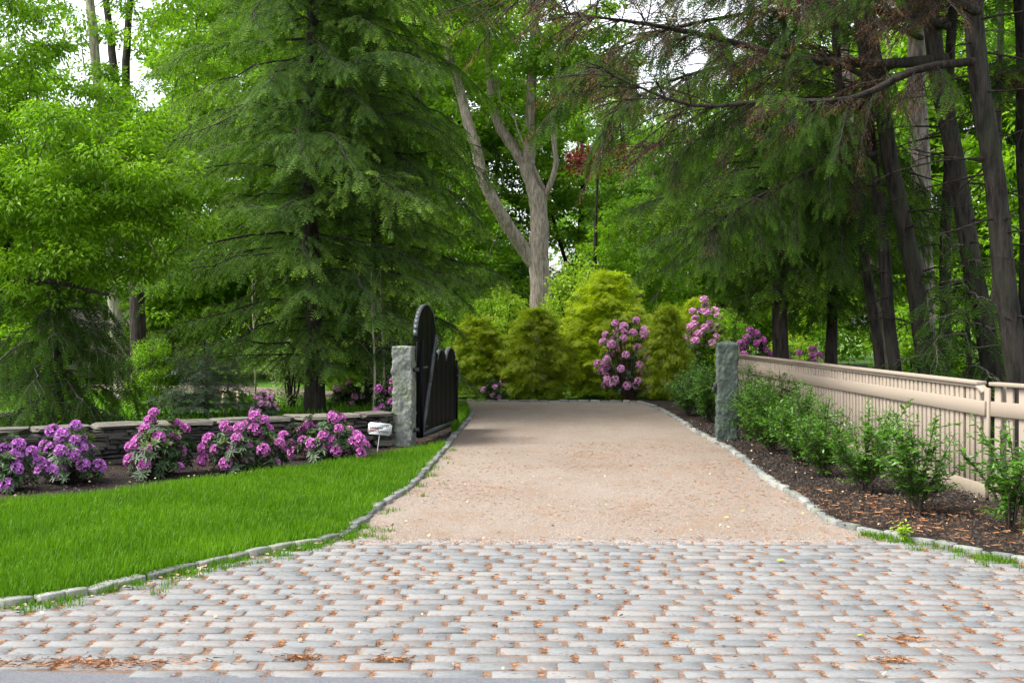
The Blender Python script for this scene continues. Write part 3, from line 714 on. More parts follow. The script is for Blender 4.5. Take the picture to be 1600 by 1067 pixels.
def bough(gl, gb, pts, rng, sp=.12, l2=.45, tw=.17, tsp=.08, r0=.03, droop=.5, T=TW, dens=1., tip=.6, t0=.12, tw_br=True, tone=0.):
    """a conifer bough: laterals in a flat drooping fan, each lateral clothed in feathery twigs"""
    L = np.linalg.norm(np.diff(pts, axis=0), axis=1).sum(); n = len(pts)
    tube(gb, pts, np.linspace(r0, .005, n), 5 if r0 > .02 else 4, rng.random())
    PS = []; XS = []; TT = []; tn = rng.normal(.45 + tone, .25)
    m = max(3, int(L * (1 - t0) / sp)); side = 1
    q = np.linspace(t0, .99, m)
    for t in q:
        f = t * (n - 1); i = min(int(f), n - 2); p = pts[i] + (f - i) * (pts[i + 1] - pts[i]); d = nrm(pts[i + 1] - pts[i])
        for side in (-1, 1):
            if rng.random() > dens: continue
            ln = l2 * ((1 - t) ** .55 * min(1, .35 + t * 1.6) + .16) * rng.uniform(.7, 1.25)
            a = side * rng.uniform(.75, 1.15) * (1 - .35 * t)
            dd = rotz(d, a); dd[2] += rng.normal(-.05, .12)
            s = np.linspace(0, 1, 4)[:, None]; g0 = droop * rng.uniform(.6, 1.5)
            c = p + dd * ln * s; c[:, 2] -= g0 * ln * s[:, 0] ** 2
            if tw_br: tube(gb, c[[0, 2, 3]], [.007, .004, .002], 3, rng.random())
            k = max(2, int(ln / tsp)); tt = (np.arange(k) + rng.random()) / k
            pp = p + dd * ln * tt[:, None]; pp[:, 2] -= g0 * ln * tt ** 2
            tg = np.repeat(dd[None], k, 0); tg[:, 2] -= 2 * g0 * tt; tg = nrm(tg)
            for s2 in (-1, 1):
                x = rotz(tg, s2 * rng.uniform(.5, 1.0, k)); x[:, 2] -= rng.uniform(.0, .5, k)
                PS.append(pp); XS.append(x); TT.append(tt * .5 + t * .5)
            PS.append(c[-1:]); XS.append(tg[-1:]); TT.append(np.array([1.]))
    if not PS: return
    PS = np.concatenate(PS); XS = np.concatenate(XS); TT = np.concatenate(TT); N = len(PS)
    Z = np.stack([rng.normal(0, .35, N), rng.normal(0, .35, N), np.ones(N)], -1)
    gl.inst(T, PS + rng.normal(0, .012, (N, 3)), XS, Z, tw * rng.uniform(.65, 1.25, N), np.clip(tn + rng.normal(0, .16, N), 0, 1), np.clip((TT - .4) * 2.2, 0, 1) * tip * rng.uniform(.0, 1.6, N) ** 1.4 * (1.6 if rng.random() < .4 else .6))

def conifer(seed, H, z0, R, nb, trunk_r, lean=(0, 0), **kw):
    """R: function of height -> bough length. returns three builders"""
    rng = np.random.default_rng(seed); gt, gb, gl = G(), G(), G()
    zz = np.linspace(-.1, H, 16); path = np.stack([lean[0] * zz + .06 * np.sin(zz * .8 + seed), lean[1] * zz + .05 * np.cos(zz * .6 + seed), zz], -1); path[0, :2] = path[1, :2]
    tube(gt, path, trunk_r * (1 - .8 * np.clip(zz / H, 0, 1)) * np.where(zz < .3, 1.3, 1), 12, .5, .08, rng)
    for i in range(nb):
        z = z0 + (H - .3 - z0) * ((i + rng.random()) / nb); a = i * 2.399 + rng.normal(0, .35); L = R(z) * rng.uniform(*kw.get('lr', (.72, 1.12)))
        if L < .2: continue
        f = np.interp(z, zz, path[:, 0]), np.interp(z, zz, path[:, 1])
        t = np.linspace(0, 1, 8); wob = rng.normal(0, .25) * t ** 2
        rise = kw.get('rise', .12) + rng.normal(0, .06); dr = kw.get('bdroop', .38) * rng.uniform(.7, 1.4)
        pts = np.stack([f[0] + np.cos(a + wob) * L * t, f[1] + np.sin(a + wob) * L * t, z + L * (rise * t - dr * t * t)], -1)
        pts += rng.normal(0, .045, pts.shape) * t[:, None]; pts[:, 2] += .05 * L * np.sin(t * rng.uniform(4, 9) + rng.random() * 6) * t
        pts[:, 2] = np.maximum(pts[:, 2], .25)
        bough(gl, gb, pts, rng, kw.get('sp', .13), kw.get('l2', .22) * L + .12, kw.get('tw', .17), kw.get('tsp', .09), kw.get('br', .028) * (L / 3 + .3), kw.get('droop', .55), kw.get('T', TW), kw.get('dens', 1.), kw.get('tip', .7), .12 if L > 1 else .05)
    for i in range(kw.get('fill', 0)):      # short inner boughs that veil the stem
        z = rng.uniform(z0 + .2, min(H, 8.5)); a = rng.uniform(0, 2 * pi); L = rng.uniform(.5, 1.25); t = np.linspace(0, 1, 6); f = np.interp(z, zz, path[:, 0]), np.interp(z, zz, path[:, 1])
        pts = np.stack([f[0] + np.cos(a) * L * t, f[1] + np.sin(a) * L * t, z + L * (.15 * t - .5 * t * t)], -1) + rng.normal(0, .02, (6, 3)) * t[:, None]
        bough(gl, gb, pts, rng, .15, .42, .17, .10, .010, .5, TW, 1., .9, .08)
    return gt, gb, gl

def put_conifer(name, label, gg, loc, rz, mt, mb, ml, cat='tree', group=None, sc=1):
    t_ = thing(name, label, cat, loc, rz, group, sc); gt, gb, gl = gg
    gt.build('trunk', mt, t_, True); gb.build('branches', mb, t_); gl.build('crown', ml, t_); return t_

def leafclump(gl, c, rc, n, rng, size, T=TL, flatn=.45, tn=.5, tipm=1., dirb=None):
    """leaves around a shoot tip, in a loose flattened mass"""
    v = nrm(rng.normal(0, 1, (n, 3))); q = rc * rng.random(n) ** .42
    p = c + v * q[:, None] * np.array([1, 1, flatn]); x = v * [1, 1, .3] + rng.normal(0, .45, (n, 3)); x[:, 2] -= .35
    z = np.stack([rng.normal(0, .5, n), rng.normal(0, .5, n), np.ones(n)], -1)
    gl.inst(T, p, x, z, size * rng.uniform(.6, 1.25, n), np.clip(tn + rng.normal(0, .2, n), 0, 1), rng.uniform(0, 1, n) ** 2 * tipm)

def broadleaf(seed, limbs, ells, ntar, rc, nleaf, size, T=TL, trunk_sides=10, flatn=.45, br=.03, tipm=.8, minz=.6, twmat=True):
    """limbs: list of (points, r0, r1); ells: list of (centre, radii, weight) the crown fills"""
    rng = np.random.default_rng(seed); gt, gb, gl = G(), G(), G(); nodes = []
    for k, (p, r0, r1) in enumerate(limbs):
        q = smooth_path(p, 4 * len(p)); q = q + np.cumsum(rng.normal(0, .008, q.shape), 0) * (np.arange(len(q)) > 1)[:, None]
        rr = np.linspace(r0, r1, len(q)); 
        if k == 0: rr[0] *= 1.35; rr[1] *= 1.12
        tube(gt, q, rr, trunk_sides, .5, .07, rng); nodes.append(q[len(q) // 4:])
    nodes = np.concatenate(nodes); w_ = np.array([e[2] for e in ells], float); w_ /= w_.sum(); tg = []
    for e in rng.choice(len(ells), ntar, p=w_):
        c, R_, _ = ells[e]; v = nrm(rng.normal(0, 1, 3)); q = rng.random() ** .38; tg.append(np.array(c) + v * q * np.array(R_))
    tg = np.array(tg); tg = tg[tg[:, 2] > minz]
    base = nodes.copy(); dmin = np.array([np.min(np.linalg.norm(base - p, axis=1)) for p in tg]); tg = tg[np.argsort(dmin)]
    for p in tg:
        dv = nodes - p; cost = np.linalg.norm(dv, axis=1) + .6 * np.maximum(dv[:, 2], 0); i = np.argmin(cost); s = nodes[i]; L = np.linalg.norm(p - s)
        if L > .12:
            t = np.linspace(0, 1, max(3, min(6, int(L / .35) + 2)))[:, None]; c = s + (p - s) * t; c[:, 2] += L * .12 * np.sin(pi * t[:, 0]); c[1:-1] += rng.normal(0, .035 * L, c[1:-1].shape)
            tube(gb, c, np.linspace(min(br * (.35 + L * .4), br * 1.6), .006, len(c)), 4 if L > .7 else 3, rng.random()); nodes = np.vstack([nodes, c[1:]])
        tn = rng.normal(.5, .18)
        leafclump(gl, p, rc * rng.uniform(.7, 1.3), int(nleaf * rng.uniform(.6, 1.4)), rng, size, T, flatn, tn, tipm)
    return gt, gb, gl

# ------------------------------------------------------------------ the two hemlocks behind the wall
gg = conifer(1, 15., .9, lambda z: 3.1 * min(1, (15.6 - z) / 6.5) * (.85 if z < 1.6 else 1), 150, .17, sp=.15, l2=.25, tw=.17, tsp=.10, droop=.40, bdroop=.30, rise=.12, br=.020, tip=1.2, lr=(.55, 1.2), fill=60)
hem = put_conifer('hemlock_tree', 'large feathery hemlock with drooping boughs behind the wall, left of the gate', gg, (X(487, 21.5), 21.5, 0), .4, mat['bark_dark'], mat['bark_right'], mat['hem'], group='hemlocks left of the driveway')
hem2 = dup(hem, 'second hemlock just behind the black gate and left granite post', (X(585, 23.6), 23.6, 0), 2.5, (.84, .84, .98))
# small dark conifer at left
gg = conifer(7, 3.2, .15, lambda z: 1.35 * min(1, (3.5 - z) / 2.2), 46, .09, sp=.10, l2=.30, tw=.16, tsp=.08, droop=.8, bdroop=.3, tip=.5)
put_conifer('young_hemlock', 'small dark young hemlock behind the left end of the wall', gg, (X(85, 18.6), 18.6, 0), 0, mat['bark_dark'], mat['twig'], mat['hem2'])
gg = conifer(8, 1.35, .08, lambda z: .9 * min(1, (1.6 - z) / 1.0), 34, .04, sp=.08, l2=.32, tw=.11, tsp=.055, droop=.1, bdroop=.02, rise=.1, tip=1., T=TW3)
put_conifer('spruce_shrub', 'small spreading blue green spruce behind the wall', gg, (X(318, 20.8), 20.8, 0), 0, mat['bark_dark'], mat['twig'], mat['spruce'], cat='shrub')

# right hand hemlock beside the driveway
gg = conifer(3, 7.0, 2.0, lambda z: min(3.15 * min(1, (7.6 - z) / 3.2), max(.8, 1.0 + (z - 2.2))), 84, .16, sp=.15, l2=.25, tw=.17, tsp=.10, droop=.5, bdroop=.40, rise=.12, br=.02, tip=1.0)
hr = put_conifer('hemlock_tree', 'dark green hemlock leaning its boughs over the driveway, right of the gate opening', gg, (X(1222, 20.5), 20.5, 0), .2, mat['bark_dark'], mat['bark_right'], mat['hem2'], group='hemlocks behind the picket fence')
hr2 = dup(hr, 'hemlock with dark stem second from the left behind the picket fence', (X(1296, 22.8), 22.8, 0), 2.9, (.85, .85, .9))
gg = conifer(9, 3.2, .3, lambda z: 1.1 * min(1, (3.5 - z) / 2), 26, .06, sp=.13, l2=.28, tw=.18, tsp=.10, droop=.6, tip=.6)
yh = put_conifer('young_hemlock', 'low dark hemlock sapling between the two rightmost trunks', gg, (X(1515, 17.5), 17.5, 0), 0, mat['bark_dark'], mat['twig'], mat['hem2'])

# ------------------------------------------------------------------ tall conifer trunks at right
rt = np.random.default_rng(77)
def tall_trunk(label, xt, yt, xb, yb, wpx, d, bark='bark_right', seed=0, bend=0, nbr=20, name='pine_tree'):
    """trunk through pixel positions (xt,yt) and (xb,yb) at distance d"""
    rg = np.random.default_rng(seed); x1, z1, x0, z0 = X(xt, d), Zt(yt, d), X(xb, d), Zt(yb, d)
    s = (x1 - x0) / (z1 - z0); bx = x0 - s * z0; rad0 = wpx / 2 * d / FPX
    t_ = thing(name, label, 'tree', (bx, d, 0), 0, 'tall conifers behind the picket fence')
    H = 13.; zz = np.linspace(-.1, H, 26); path = np.stack([s * zz + bend * np.sin(zz * .9) + .02 * np.sin(zz * 2.3 + seed), rg.normal(0, .02) * zz, zz], -1)
    g = G(); tube(g, path, rad0 * (.97 - .42 * zz / H) * np.where(zz < .35, 1.25, 1), 14, .5, .045, rg); g.build('trunk', mat[bark], t_, True)
    for i in range(nbr):     # thin, mostly dead side branches
        gb = G(); z = rg.uniform(1.6, 7.8); a = rg.uniform(0, 2 * pi); L = rg.uniform(.3, 1.7) * (1 if z > 3 else .6); t = np.linspace(0, 1, 6)
        p0 = np.array([np.interp(z, zz, path[:, 0]), 0, z]); up = rg.uniform(-.15, .3); dr = rg.uniform(0, .4)
        pts = p0 + np.stack([np.cos(a) * L * t, np.sin(a) * L * t, L * (up * t - dr * t * t)], -1) + rg.normal(0, .025, (6, 3)) * t[:, None]
        tube(gb, pts, np.linspace(.018, .004, 6), 4, rg.random())
        for _ in range(rg.integers(1, 5)):
            k = rg.integers(2, 5); dd = nrm(pts[k] - pts[k - 1] + rg.normal(0, .6, 3)); l = rg.uniform(.15, .6)
            tube(gb, [pts[k], pts[k] + dd * l * .5 + (0, 0, .02), pts[k] + dd * l - (0, 0, .03)], [.006, .004, .002], 3)
        gb.build('branch', mat['bark_dark'], t_)
    return t_
TT_ = [ # label, xt,yt, xb,yb, w, d, bark
 ('slim dark curved trunk left of the pale barked trunk pair', 1333, 262, 1368, 556, 17, 19.0, 'bark_right', .05),
 ('pale grey trunk half hidden behind two slim dark stems', 1352, 262, 1394, 556, 26, 24.0, 'bark_pale', 0),
 ('slim dark trunk in front of the half hidden pale trunk', 1366, 210, 1398, 556, 21, 18.0, 'bark_right', 0),
 ('leaning dark trunk left of the big pale trunk', 1386, 210, 1444, 556, 30, 18.0, 'bark_right', .03),
 ('big straight pale barked pine trunk standing free in the light', 1437, 130, 1447, 556, 36, 23.0, 'bark_pale', 0),
 ('slim straight dark trunk just right of the big pale trunk', 1484, 100, 1474, 556, 20, 19.5, 'bark_right', 0),
 ('thick dark leaning trunk, second thick one from the right', 1476, 130, 1532, 490, 34, 17.5, 'bark_right', .03),
 ('thickest furrowed dark trunk near the right edge', 1532, 80, 1584, 556, 38, 15.5, 'bark_right', .02),
 ('dark trunk cut by the right edge of the view', 1594, 80, 1606, 556, 24, 18.5, 'bark_right', 0),
 ('dark background trunk behind the rightmost pair', 1560, 100, 1552, 556, 14, 26.0, 'bark_right', 0),
]
tt = [tall_trunk(a[0], *a[1:7], bark=a[7], seed=200 + i, bend=a[8], nbr=26 if i in (3, 6, 7) else 16) for i, a in enumerate(TT_)]

# long limbs over the drive with dead brown sprays and hanging green ones, parts of the trees they grow from
def limb(owner, pix, d0, d1, r0, seed, brown, green, tsz=.12, l2=.7):
    rg = np.random.default_rng(seed); ds = np.linspace(d0, d1, len(pix)); pts = smooth_path([(X(px, d), d, Zt(py, d)) for (px, py), d in zip(pix, ds)], 16)
    off = np.array(owner.location); gb, gl, gd = G(), G(), G()
    tube(gb, pts - off, np.linspace(r0, .012, len(pts)), 8, .5, .05, rg)
    for k in range(2, 16):
        for _ in range(brown):
            a = rg.choice([-1, 1]) * rg.uniform(.4, 1.3); d = nrm(pts[k] - pts[k - 1]); dd = rotz(d, a); dd[2] += rg.normal(.0, .35); L = l2 * rg.uniform(.5, 1.8); t = np.linspace(0, 1, 5)
            q = pts[k] + dd * L * t[:, None]; q[:, 2] -= .2 * L * t * t; q += rg.normal(0, .02, q.shape) * t[:, None]
            if rg.random() < green: bough(gl, gb, q - off, rg, .10, .32, tsz, .06, .010, .8, TW, .9, .7, .2)
            else: bough(gd, gb, q - off, rg, .10, .28, tsz * .8, .09, .009, .15, T_twig(2, .12, .0), .8, .3, .12)
    gb.build('long_limb', mat['bark_dark'], owner)
    if gl.n: gl.build('green_sprays', mat['hem2'], owner)
    if gd.n: gd.build('dead_sprays', mat['brown'], owner)
limb(tt[6], [(1478, 92), (1380, 100), (1250, 92), (1120, 60), (1010, 38), (890, 22)], 17.5, 15., .085, 1, 6, .12)
limb(tt[7], [(1530, 95), (1430, 110), (1330, 155), (1200, 158), (1080, 165), (960, 120)], 15.5, 15., .06, 2, 4, .22)
limb(tt[6], [(1480, 40), (1400, 20), (1250, 0), (1100, -30), (930, -25), (820, -10)], 17.5, 14.5, .08, 3, 6, .06)
limb(tt[3], [(1385, 190), (1320, 160), (1220, 175), (1100, 215), (1010, 230)], 18., 16.5, .045, 4, 4, .35)
limb(tt[5], [(1482, 150), (1560, 120), (1640, 90)], 19.5, 17, .04, 5, 4, .3)
limb(tt[2], [(1370, 130), (1280, 90), (1150, 100), (1040, 130), (960, 175)], 18., 17.5, .05, 6, 6, .35)
limb(tt[7], [(1530, 20), (1440, -20), (1300, -45), (1180, -60)], 15.5, 13., .07, 7, 6, .1)
limb(tt[4], [(1440, 60), (1330, 20), (1180, 20), (1000, 60), (930, 110)], 23., 19, .06, 8, 7, .35, .17, .9)
limb(tt[2], [(1368, 240), (1300, 255), (1200, 300), (1110, 350)], 18., 16.5, .04, 9, 4, .9)

# crowns of the tall conifers, above the frame
gg = conifer(15, 13., 7.5, lambda z: 3.5 * min(1, (13.8 - z) / 4), 46, .05, sp=.20, l2=.26, tw=.18, tsp=.12, droop=.5, bdroop=.2, tip=.4)
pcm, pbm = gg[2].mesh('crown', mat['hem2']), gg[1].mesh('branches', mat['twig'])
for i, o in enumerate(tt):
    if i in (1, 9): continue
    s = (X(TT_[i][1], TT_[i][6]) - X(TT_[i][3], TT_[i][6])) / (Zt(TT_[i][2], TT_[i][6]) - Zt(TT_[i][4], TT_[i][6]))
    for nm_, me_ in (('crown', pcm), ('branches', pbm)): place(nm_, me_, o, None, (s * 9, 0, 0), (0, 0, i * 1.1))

# ------------------------------------------------------------------ forked grey tree in the centre
d = 30.
def W3(px, py, d, bx=None): return (X(px, d) - bx, 0, Zt(py, d))
bx = X(848, d)
def Q(px, py, dy=0): return (X(px, d) - bx, dy, Zt(py, d))
limbs = [([(0, 0, -.1), Q(846, 500), Q(844, 440), Q(843, 395), Q(845, 350, .05), Q(838, 300, .1), Q(824, 255, .1)], .30, .21),
         ([Q(838, 415), Q(818, 392, -.1), Q(798, 362, -.3), Q(765, 300, -.6), Q(748, 240, -.7), Q(728, 165, -.6), Q(700, 60, -.6), Q(690, -80, -.4)], .19, .10),
         ([Q(826, 265, .1), Q(800, 225, .2), Q(778, 190, .3), Q(765, 120, .5), Q(757, 20, .6), Q(745, -120, .8)], .16, .07),
         ([Q(826, 265, .1), Q(828, 200, 0), Q(831, 120, -.1), Q(836, 30, -.2), Q(850, -100, -.4)], .17, .08),
         ([Q(842, 325, .1), Q(855, 298, -.1), Q(868, 262, -.3), Q(866, 210, -.4), Q(872, 120, -.6), Q(905, 30, -.8)], .085, .05),
         ([Q(852, 300, -.1), Q(835, 262, -.3), Q(815, 225, -.5), Q(800, 180, -.6)], .04, .015)]
gg = broadleaf(20, limbs, [((0, 0, 13), (4.5, 3.5, 4), 3), ((-2.4, -.5, 9.5), (2.2, 2, 1.8), 1.6), ((1., -.4, 8.3), (1.4, 1.2, 1.5), 1.), ((-.4, .5, 7.5), (2, 1.5, 1.2), .5)], 330, .42, 120, .14, br=.03, tipm=1.1)
put_conifer('forked_tree', 'grey barked tree forking into several limbs beyond the end of the driveway', gg, (bx, d, 0), 0, mat['bark_grey'], mat['twig_pale'], mat['maple'])

# ------------------------------------------------------------------ left hand broadleaf trees
d = 18.
gg = broadleaf(21, [([(0, 0, -.1), (.1, 0, 2), (.2, .1, 4.5), (.1, 0, 8)], .16, .05), ([(.1, 0, 1.6), (.9, -.3, 2.3), (1.7, -.4, 2.35), (2.4, -.4, 2.2)], .06, .02), ([(.1, 0, 2.0), (.9, .2, 3.2), (2.0, .3, 3.8)], .05, .02)],
    [((1.1, 0, 3.9), (2.3, 1.9, 1.1), 2.6), ((1.3, 0, 2.9), (2.2, 1.5, 1.1), 2.2), ((.1, 0, 6.3), (1.05, 1.6, 2.4), 1.3), ((2.3, 0, 4.7), (1., 1, .75), .45), ((.7, 0, 5.5), (1.3, 1, .8), .5), ((3., 0, 3.5), (.8, .8, .5), .2)], 410, .36, 165, .092, T=T_leaf(.2, .04, -.15), br=.022, tipm=.9, minz=1.7)
put_conifer('broadleaf_tree', 'bright leafy tree hanging in from the left edge above the wall', gg, (X(-60, d), d, 0), 0, mat['bark_dark'], mat['stem'], mat['ash'])
d = 25.; bx = X(190, d)
gg = broadleaf(22, [([(0, 0, -.1), Q(186, 560), Q(178, 450), Q(170, 330), Q(163, 220), Q(150, 100), Q(138, -20), Q(130, -160)], .155, .08), ([Q(168, 300), Q(120, 240, -.4), Q(70, 200, -.8)], .04, .02)],
    [((-.9, 0, 6.1), (1.8, 1.5, 1.1), 1.5), ((.5, .3, 5.0), (1.4, 1.3, 1.4), 1.6), ((-.5, 0, 3.9), (1.6, 1.2, .8), 1.), ((-1.0, 0, 8.6), (2.2, 1.6, 1.5), .75)], 240, .36, 150, .10, br=.022, minz=2.6)
put_conifer('slender_tree', 'slender tree with pale straight trunk rising through the left foliage', gg, (bx, d, 0), 0, mat['bark_birch'], mat['twig'], mat['ash'])
d = 29.; bx = X(215, d)
gg = broadleaf(23, [([(0, 0, -.1), Q(216, 560), Q(214, 440), Q(205, 330), Q(196, 235)], .2, .16), ([Q(196, 240), Q(180, 150, .1), Q(168, 60, .2), Q(150, -60, .3)], .13, .07), ([Q(197, 235), Q(200, 150, -.2), Q(206, 60, -.3), Q(222, -80, -.4)], .12, .07)],
    [((1.6, 0, 9), (1.8, 2, 3), 2.2), ((.2, 0, 12.5), (3, 2.5, 2), 1.), ((1.2, 0, 6), (1.4, 1.4, 1.4), 1.2)], 200, .45, 150, .12, br=.025, minz=3)
put_conifer('forked_tree', 'two stemmed dark grey tree right of the slender pale trunk', gg, (bx, d, 0), 0, mat['bark_dark'], mat['twig'], mat['maple'])

# ------------------------------------------------------------------ background trees (three crowns, placed many times)
def bgtree(seed, H, low, R, n, leaf, matl, rc=.75, nl=150):
    ells = [((0, 0, H * .62), (R, R, H * .36), 4), ((R * .4, 0, low + 1.6), (R * .8, R * .7, 1.8), 1.3), ((-R * .45, .3, low + 2.2), (R * .7, R * .7, 2.), 1.3)]
    gg = broadleaf(seed, [([(0, 0, -.1), (.1, 0, H * .3), (-.1, .1, H * .6), (0, 0, H * .9)], .24, .06), ([(.1, 0, H * .25), (1.2, .2, H * .45), (1.8, .2, H * .62)], .12, .04), ([(0, 0, H * .3), (-1.1, -.3, H * .48), (-1.9, -.2, H * .66)], .11, .04)],
        ells, n, rc, nl, leaf, br=.04, minz=low, tipm=1.)
    return gg
BG = [(bgtree(31, 15, 1.2, 4.2, 430, .22, 0, rc=.65, nl=112), 'maple'), (bgtree(32, 16, .8, 3.8, 430, .19, 0, rc=.62, nl=118), 'dgreen'), (bgtree(33, 11, .6, 3.6, 340, .20, 0, rc=.62, nl=112), 'ash')]
bg_src = []
BGL = [ # variant, px, d, scale, label
 (0, 640, 40, 1.0, 'tall bright green maple showing between the hemlocks and the forked tree'),
 (1, 760, 44, 1.0, 'deep green tree filling the gap behind the forked grey tree'),
 (0, 905, 42, .72, 'green maple right behind the forked tree, below the open sky'),
 (1, 1020, 38, .55, 'dark leafy tree behind the golden cypress shrubs'),
 (2, 1120, 42, .95, 'fresh green tree seen under the hemlock boughs right of the opening'),
 (0, 1260, 46, .9, 'pale green tree behind the dark hemlock at right'),
 (2, 1390, 40, 1.15, 'bright green tree showing between the slim dark trunks'),
 (0, 1500, 44, 1.1, 'green tree glowing behind the thick trunks at right'),
 (2, 1620, 38, 1.2, 'leafy tree behind the fence at the right edge'),
 (1, 1750, 42, 1.1, 'deep green tree just beyond the right edge of the view'),
 (1, 520, 42, 1.15, 'deep green tree behind the big hemlock'),
 (0, 480, 38, 1.1, 'tall bright maple left of the big hemlock top'),
 (2, 300, 36, .8, 'fresh green tree low behind the forked dark trunk'),
 (1, 150, 44, .56, 'low deep green tree under the patch of sky at left'),
 (2, -40, 34, .9, 'bright green tree behind the leafy branches at the left edge'),
 (0, -230, 36, 1.1, 'tall maple at the left edge of the wood'),
 (1, 1200, 56, .85, 'far tree on the skyline right of the driveway end'),
 (1, 950, 60, .85, 'far dark tree on the skyline over the driveway end'),
 (0, 560, 56, 1.2, 'far maple on the skyline behind the hemlocks'),
 (1, 420, 54, 1.2, 'far dark tree between maple and big hemlock at left'),
 (2, 1000, 34, .5, 'small bright green tree between the golden cypress and the dark wood'),
 (2, 705, 36, .6, 'small light green tree behind the gate end shrubs'),
 (2, 80, 52, .85, 'far green tree behind the slender pale trunk'),
]
for v in range(3):
    (gt_, gb_, gl_), mn = BG[v]; bg_src.append((gt_.mesh('trunk', mat['bark_grey' if v else 'bark_dark'], True), gb_.mesh('branches', mat['twig']), gl_.mesh('crown', mat[mn])))
for i, (v, px, d_, sc, lab) in enumerate(BGL):
    t_ = thing('background_tree', lab, 'tree', (X(px, d_), d_, 0), i * 1.7, 'trees of the wood behind the garden', sc)
    for nm_, me_ in zip(('trunk', 'branches', 'crown'), bg_src[v]): place(nm_, me_, t_)
# copper leaved tree
gg = broadleaf(36, [([(0, 0, -.1), (0, 0, 3), (.1, 0, 6)], .1, .03)], [((0, 0, 6.35), (1.15, .9, .45), 1)], 16, .42, 90, .12, br=.03)
put_conifer('copper_maple', 'dark red leaved maple glimpsed beyond the forked tree', gg, (X(930, 34), 34, 0), 0, mat['bark_dark'], mat['twig'], mat['red'])
# far wood floor shrubbery that closes the view
g = G(); rg = np.random.default_rng(41)
for k in range(480):
    x = rg.uniform(-34, 36); yy = rg.uniform(46, 58); leafclump(g, np.array([x, yy, rg.uniform(.3, 6.2)]), rg.uniform(.8, 1.5), 70, rg, .3, flatn=.8, tn=rg.uniform(.2, .8))
o = g.build('far_undergrowth', mat['dgreen'], kind='stuff'); o['label'] = 'dense green undergrowth deep in the wood'; o['category'] = 'undergrowth'

# ------------------------------------------------------------------ evergreen and leafy shrubs beyond the end of the driveway
def plume(seed, R, H, n, tw=.15, l2=.34, tip=1., T=TW, shape=.5, droop=.35, base=.05):
    rg = np.random.default_rng(seed); gt, gb, gl = G(), G(), G(); tube(gt, [(0, 0, -.05), (0, .02, H * .3), (0, 0, H * .6)], [.04, .025, .01], 7)
    for i in range(n):
        z = base + (H * .97 - base) * (i + rg.random()) / n; q = z / H; rr = R * (1 - q ** 1.9) ** shape * (.78 + .22 * min(1, q * 5)) * rg.uniform(.72, 1.28); a = i * 2.399 + rg.normal(0, .3)
        L = max(.22, rr * rg.uniform(.45, .8)); o_ = np.array([np.cos(a), np.sin(a), 0]); t = np.linspace(0, 1, 5)[:, None]; up = np.array([0, 0, 1.])
        p0 = o_ * (rr - L * .92) + up * (z - .15 * L); pts = p0 + o_ * L * t + up * (L * (.75 * t - rg.uniform(.3, .7) * t ** 2.)); pts[:, 2] = np.maximum(pts[:, 2], .06)
        k = 12; aa = a + rg.normal(0, .5, k); zz = z + rg.normal(0, .12, k); q_ = rr * rg.uniform(.35, .85, k); oo = np.stack([np.cos(aa), np.sin(aa), np.zeros(k)], -1)     # inner foliage that hides the stem
        pp = oo * q_[:, None]; pp[:, 2] = np.clip(zz, .08, H * .93); xx = oo + rg.normal(0, .4, (k, 3)); xx[:, 2] += .35
        gl.inst(T, pp, xx, np.stack([rg.normal(0, .6, k), rg.normal(0, .6, k), np.ones(k)], -1), tw * 1.5 * rg.uniform(.8, 1.3, k), np.clip(rg.normal(.3, .2, k), 0, 1), rg.uniform(0, .5, k))
        bough(gl, gb, pts, rg, .105, l2 * min(1, L + .3), tw, .08, .006, droop, T, 1., tip, .25, False)
    return gt, gb, gl
gA = plume(51, .90, 2.05, 185, tw=.15, l2=.36, tip=.8, droop=.3, shape=.62); gB = plume(52, 1.10, 2.9, 215, tw=.17, l2=.38, tip=1., droop=.3, shape=.66)
def put_shrub(name, label, gg, px, d_, ml, rz=0, sc=1, group=None, mt='stem', cat='shrub'):
    return put_conifer(name, label, gg, (X(px, d_), d_, 0), rz, mat['bark_dark'], mat[mt], mat[ml], cat, group, sc)
grp = 'evergreen shrubs beyond the end of the driveway'
s1 = put_shrub('cypress_shrub', 'rounded olive green cypress shrub below the forked tree', gA, 838, 26.4, 'cyp', 0, (.86, .86, 1.0), grp)
s2 = put_shrub('cypress_shrub', 'tall golden cypress shrub left of the pink rhododendron', gB, 948, 27.3, 'gold', 0, 1.0, grp)
s3 = dup(s1, 'dark olive cypress shrub between the gate end and the rounded olive shrub', (X(745, 27.0), 27.0, 0), 1.3, (.85, .85, .9))
s4 = dup(s1, 'narrow dark cypress cone just right of the pink rhododendron', (X(1042, 25.6), 25.6, 0), 3.3, (.60, .60, 1.02))
s5 = dup(s2, 'feathery cypress seen low behind the narrow dark cone', (X(1092, 28.5), 28.5, 0), 2.3, (.7, .7, .8))
def multistem(seed, H, R, n, nl, leaf, rc, T=TL, minz=.1, tipm=1., flatn=.8):
    rg = np.random.default_rng(seed); st = []
    for k in range(7):
        a = k * .9 + rg.normal(0, .2); q = rg.uniform(.3, .8); st.append(([(.03 * cos(a), .03 * sin(a), -.03), (R * q * .4 * cos(a), R * q * .4 * sin(a), H * .45), (R * q * cos(a), R * q * sin(a), H * rg.uniform(.7, .95))], .025, .008))
    return broadleaf(seed, st, [((0, 0, H * .52), (R, R, H * .5), 1)], n, rc, nl, leaf, T, 5, flatn, .012, tipm, minz)
gC = multistem(61, 2.9, .8, 150, 60, .085, .2); gD = multistem(62, 2.3, .8, 130, 60, .08, .2)
sg2 = 'leafy shrubs beyond the end of the driveway'
l1 = put_shrub('leafy_shrub', 'tall lime green shrub standing right of the forked trunk', gC, 896, 28.2, 'lime', 0, (1, 1, 1.12), sg2)
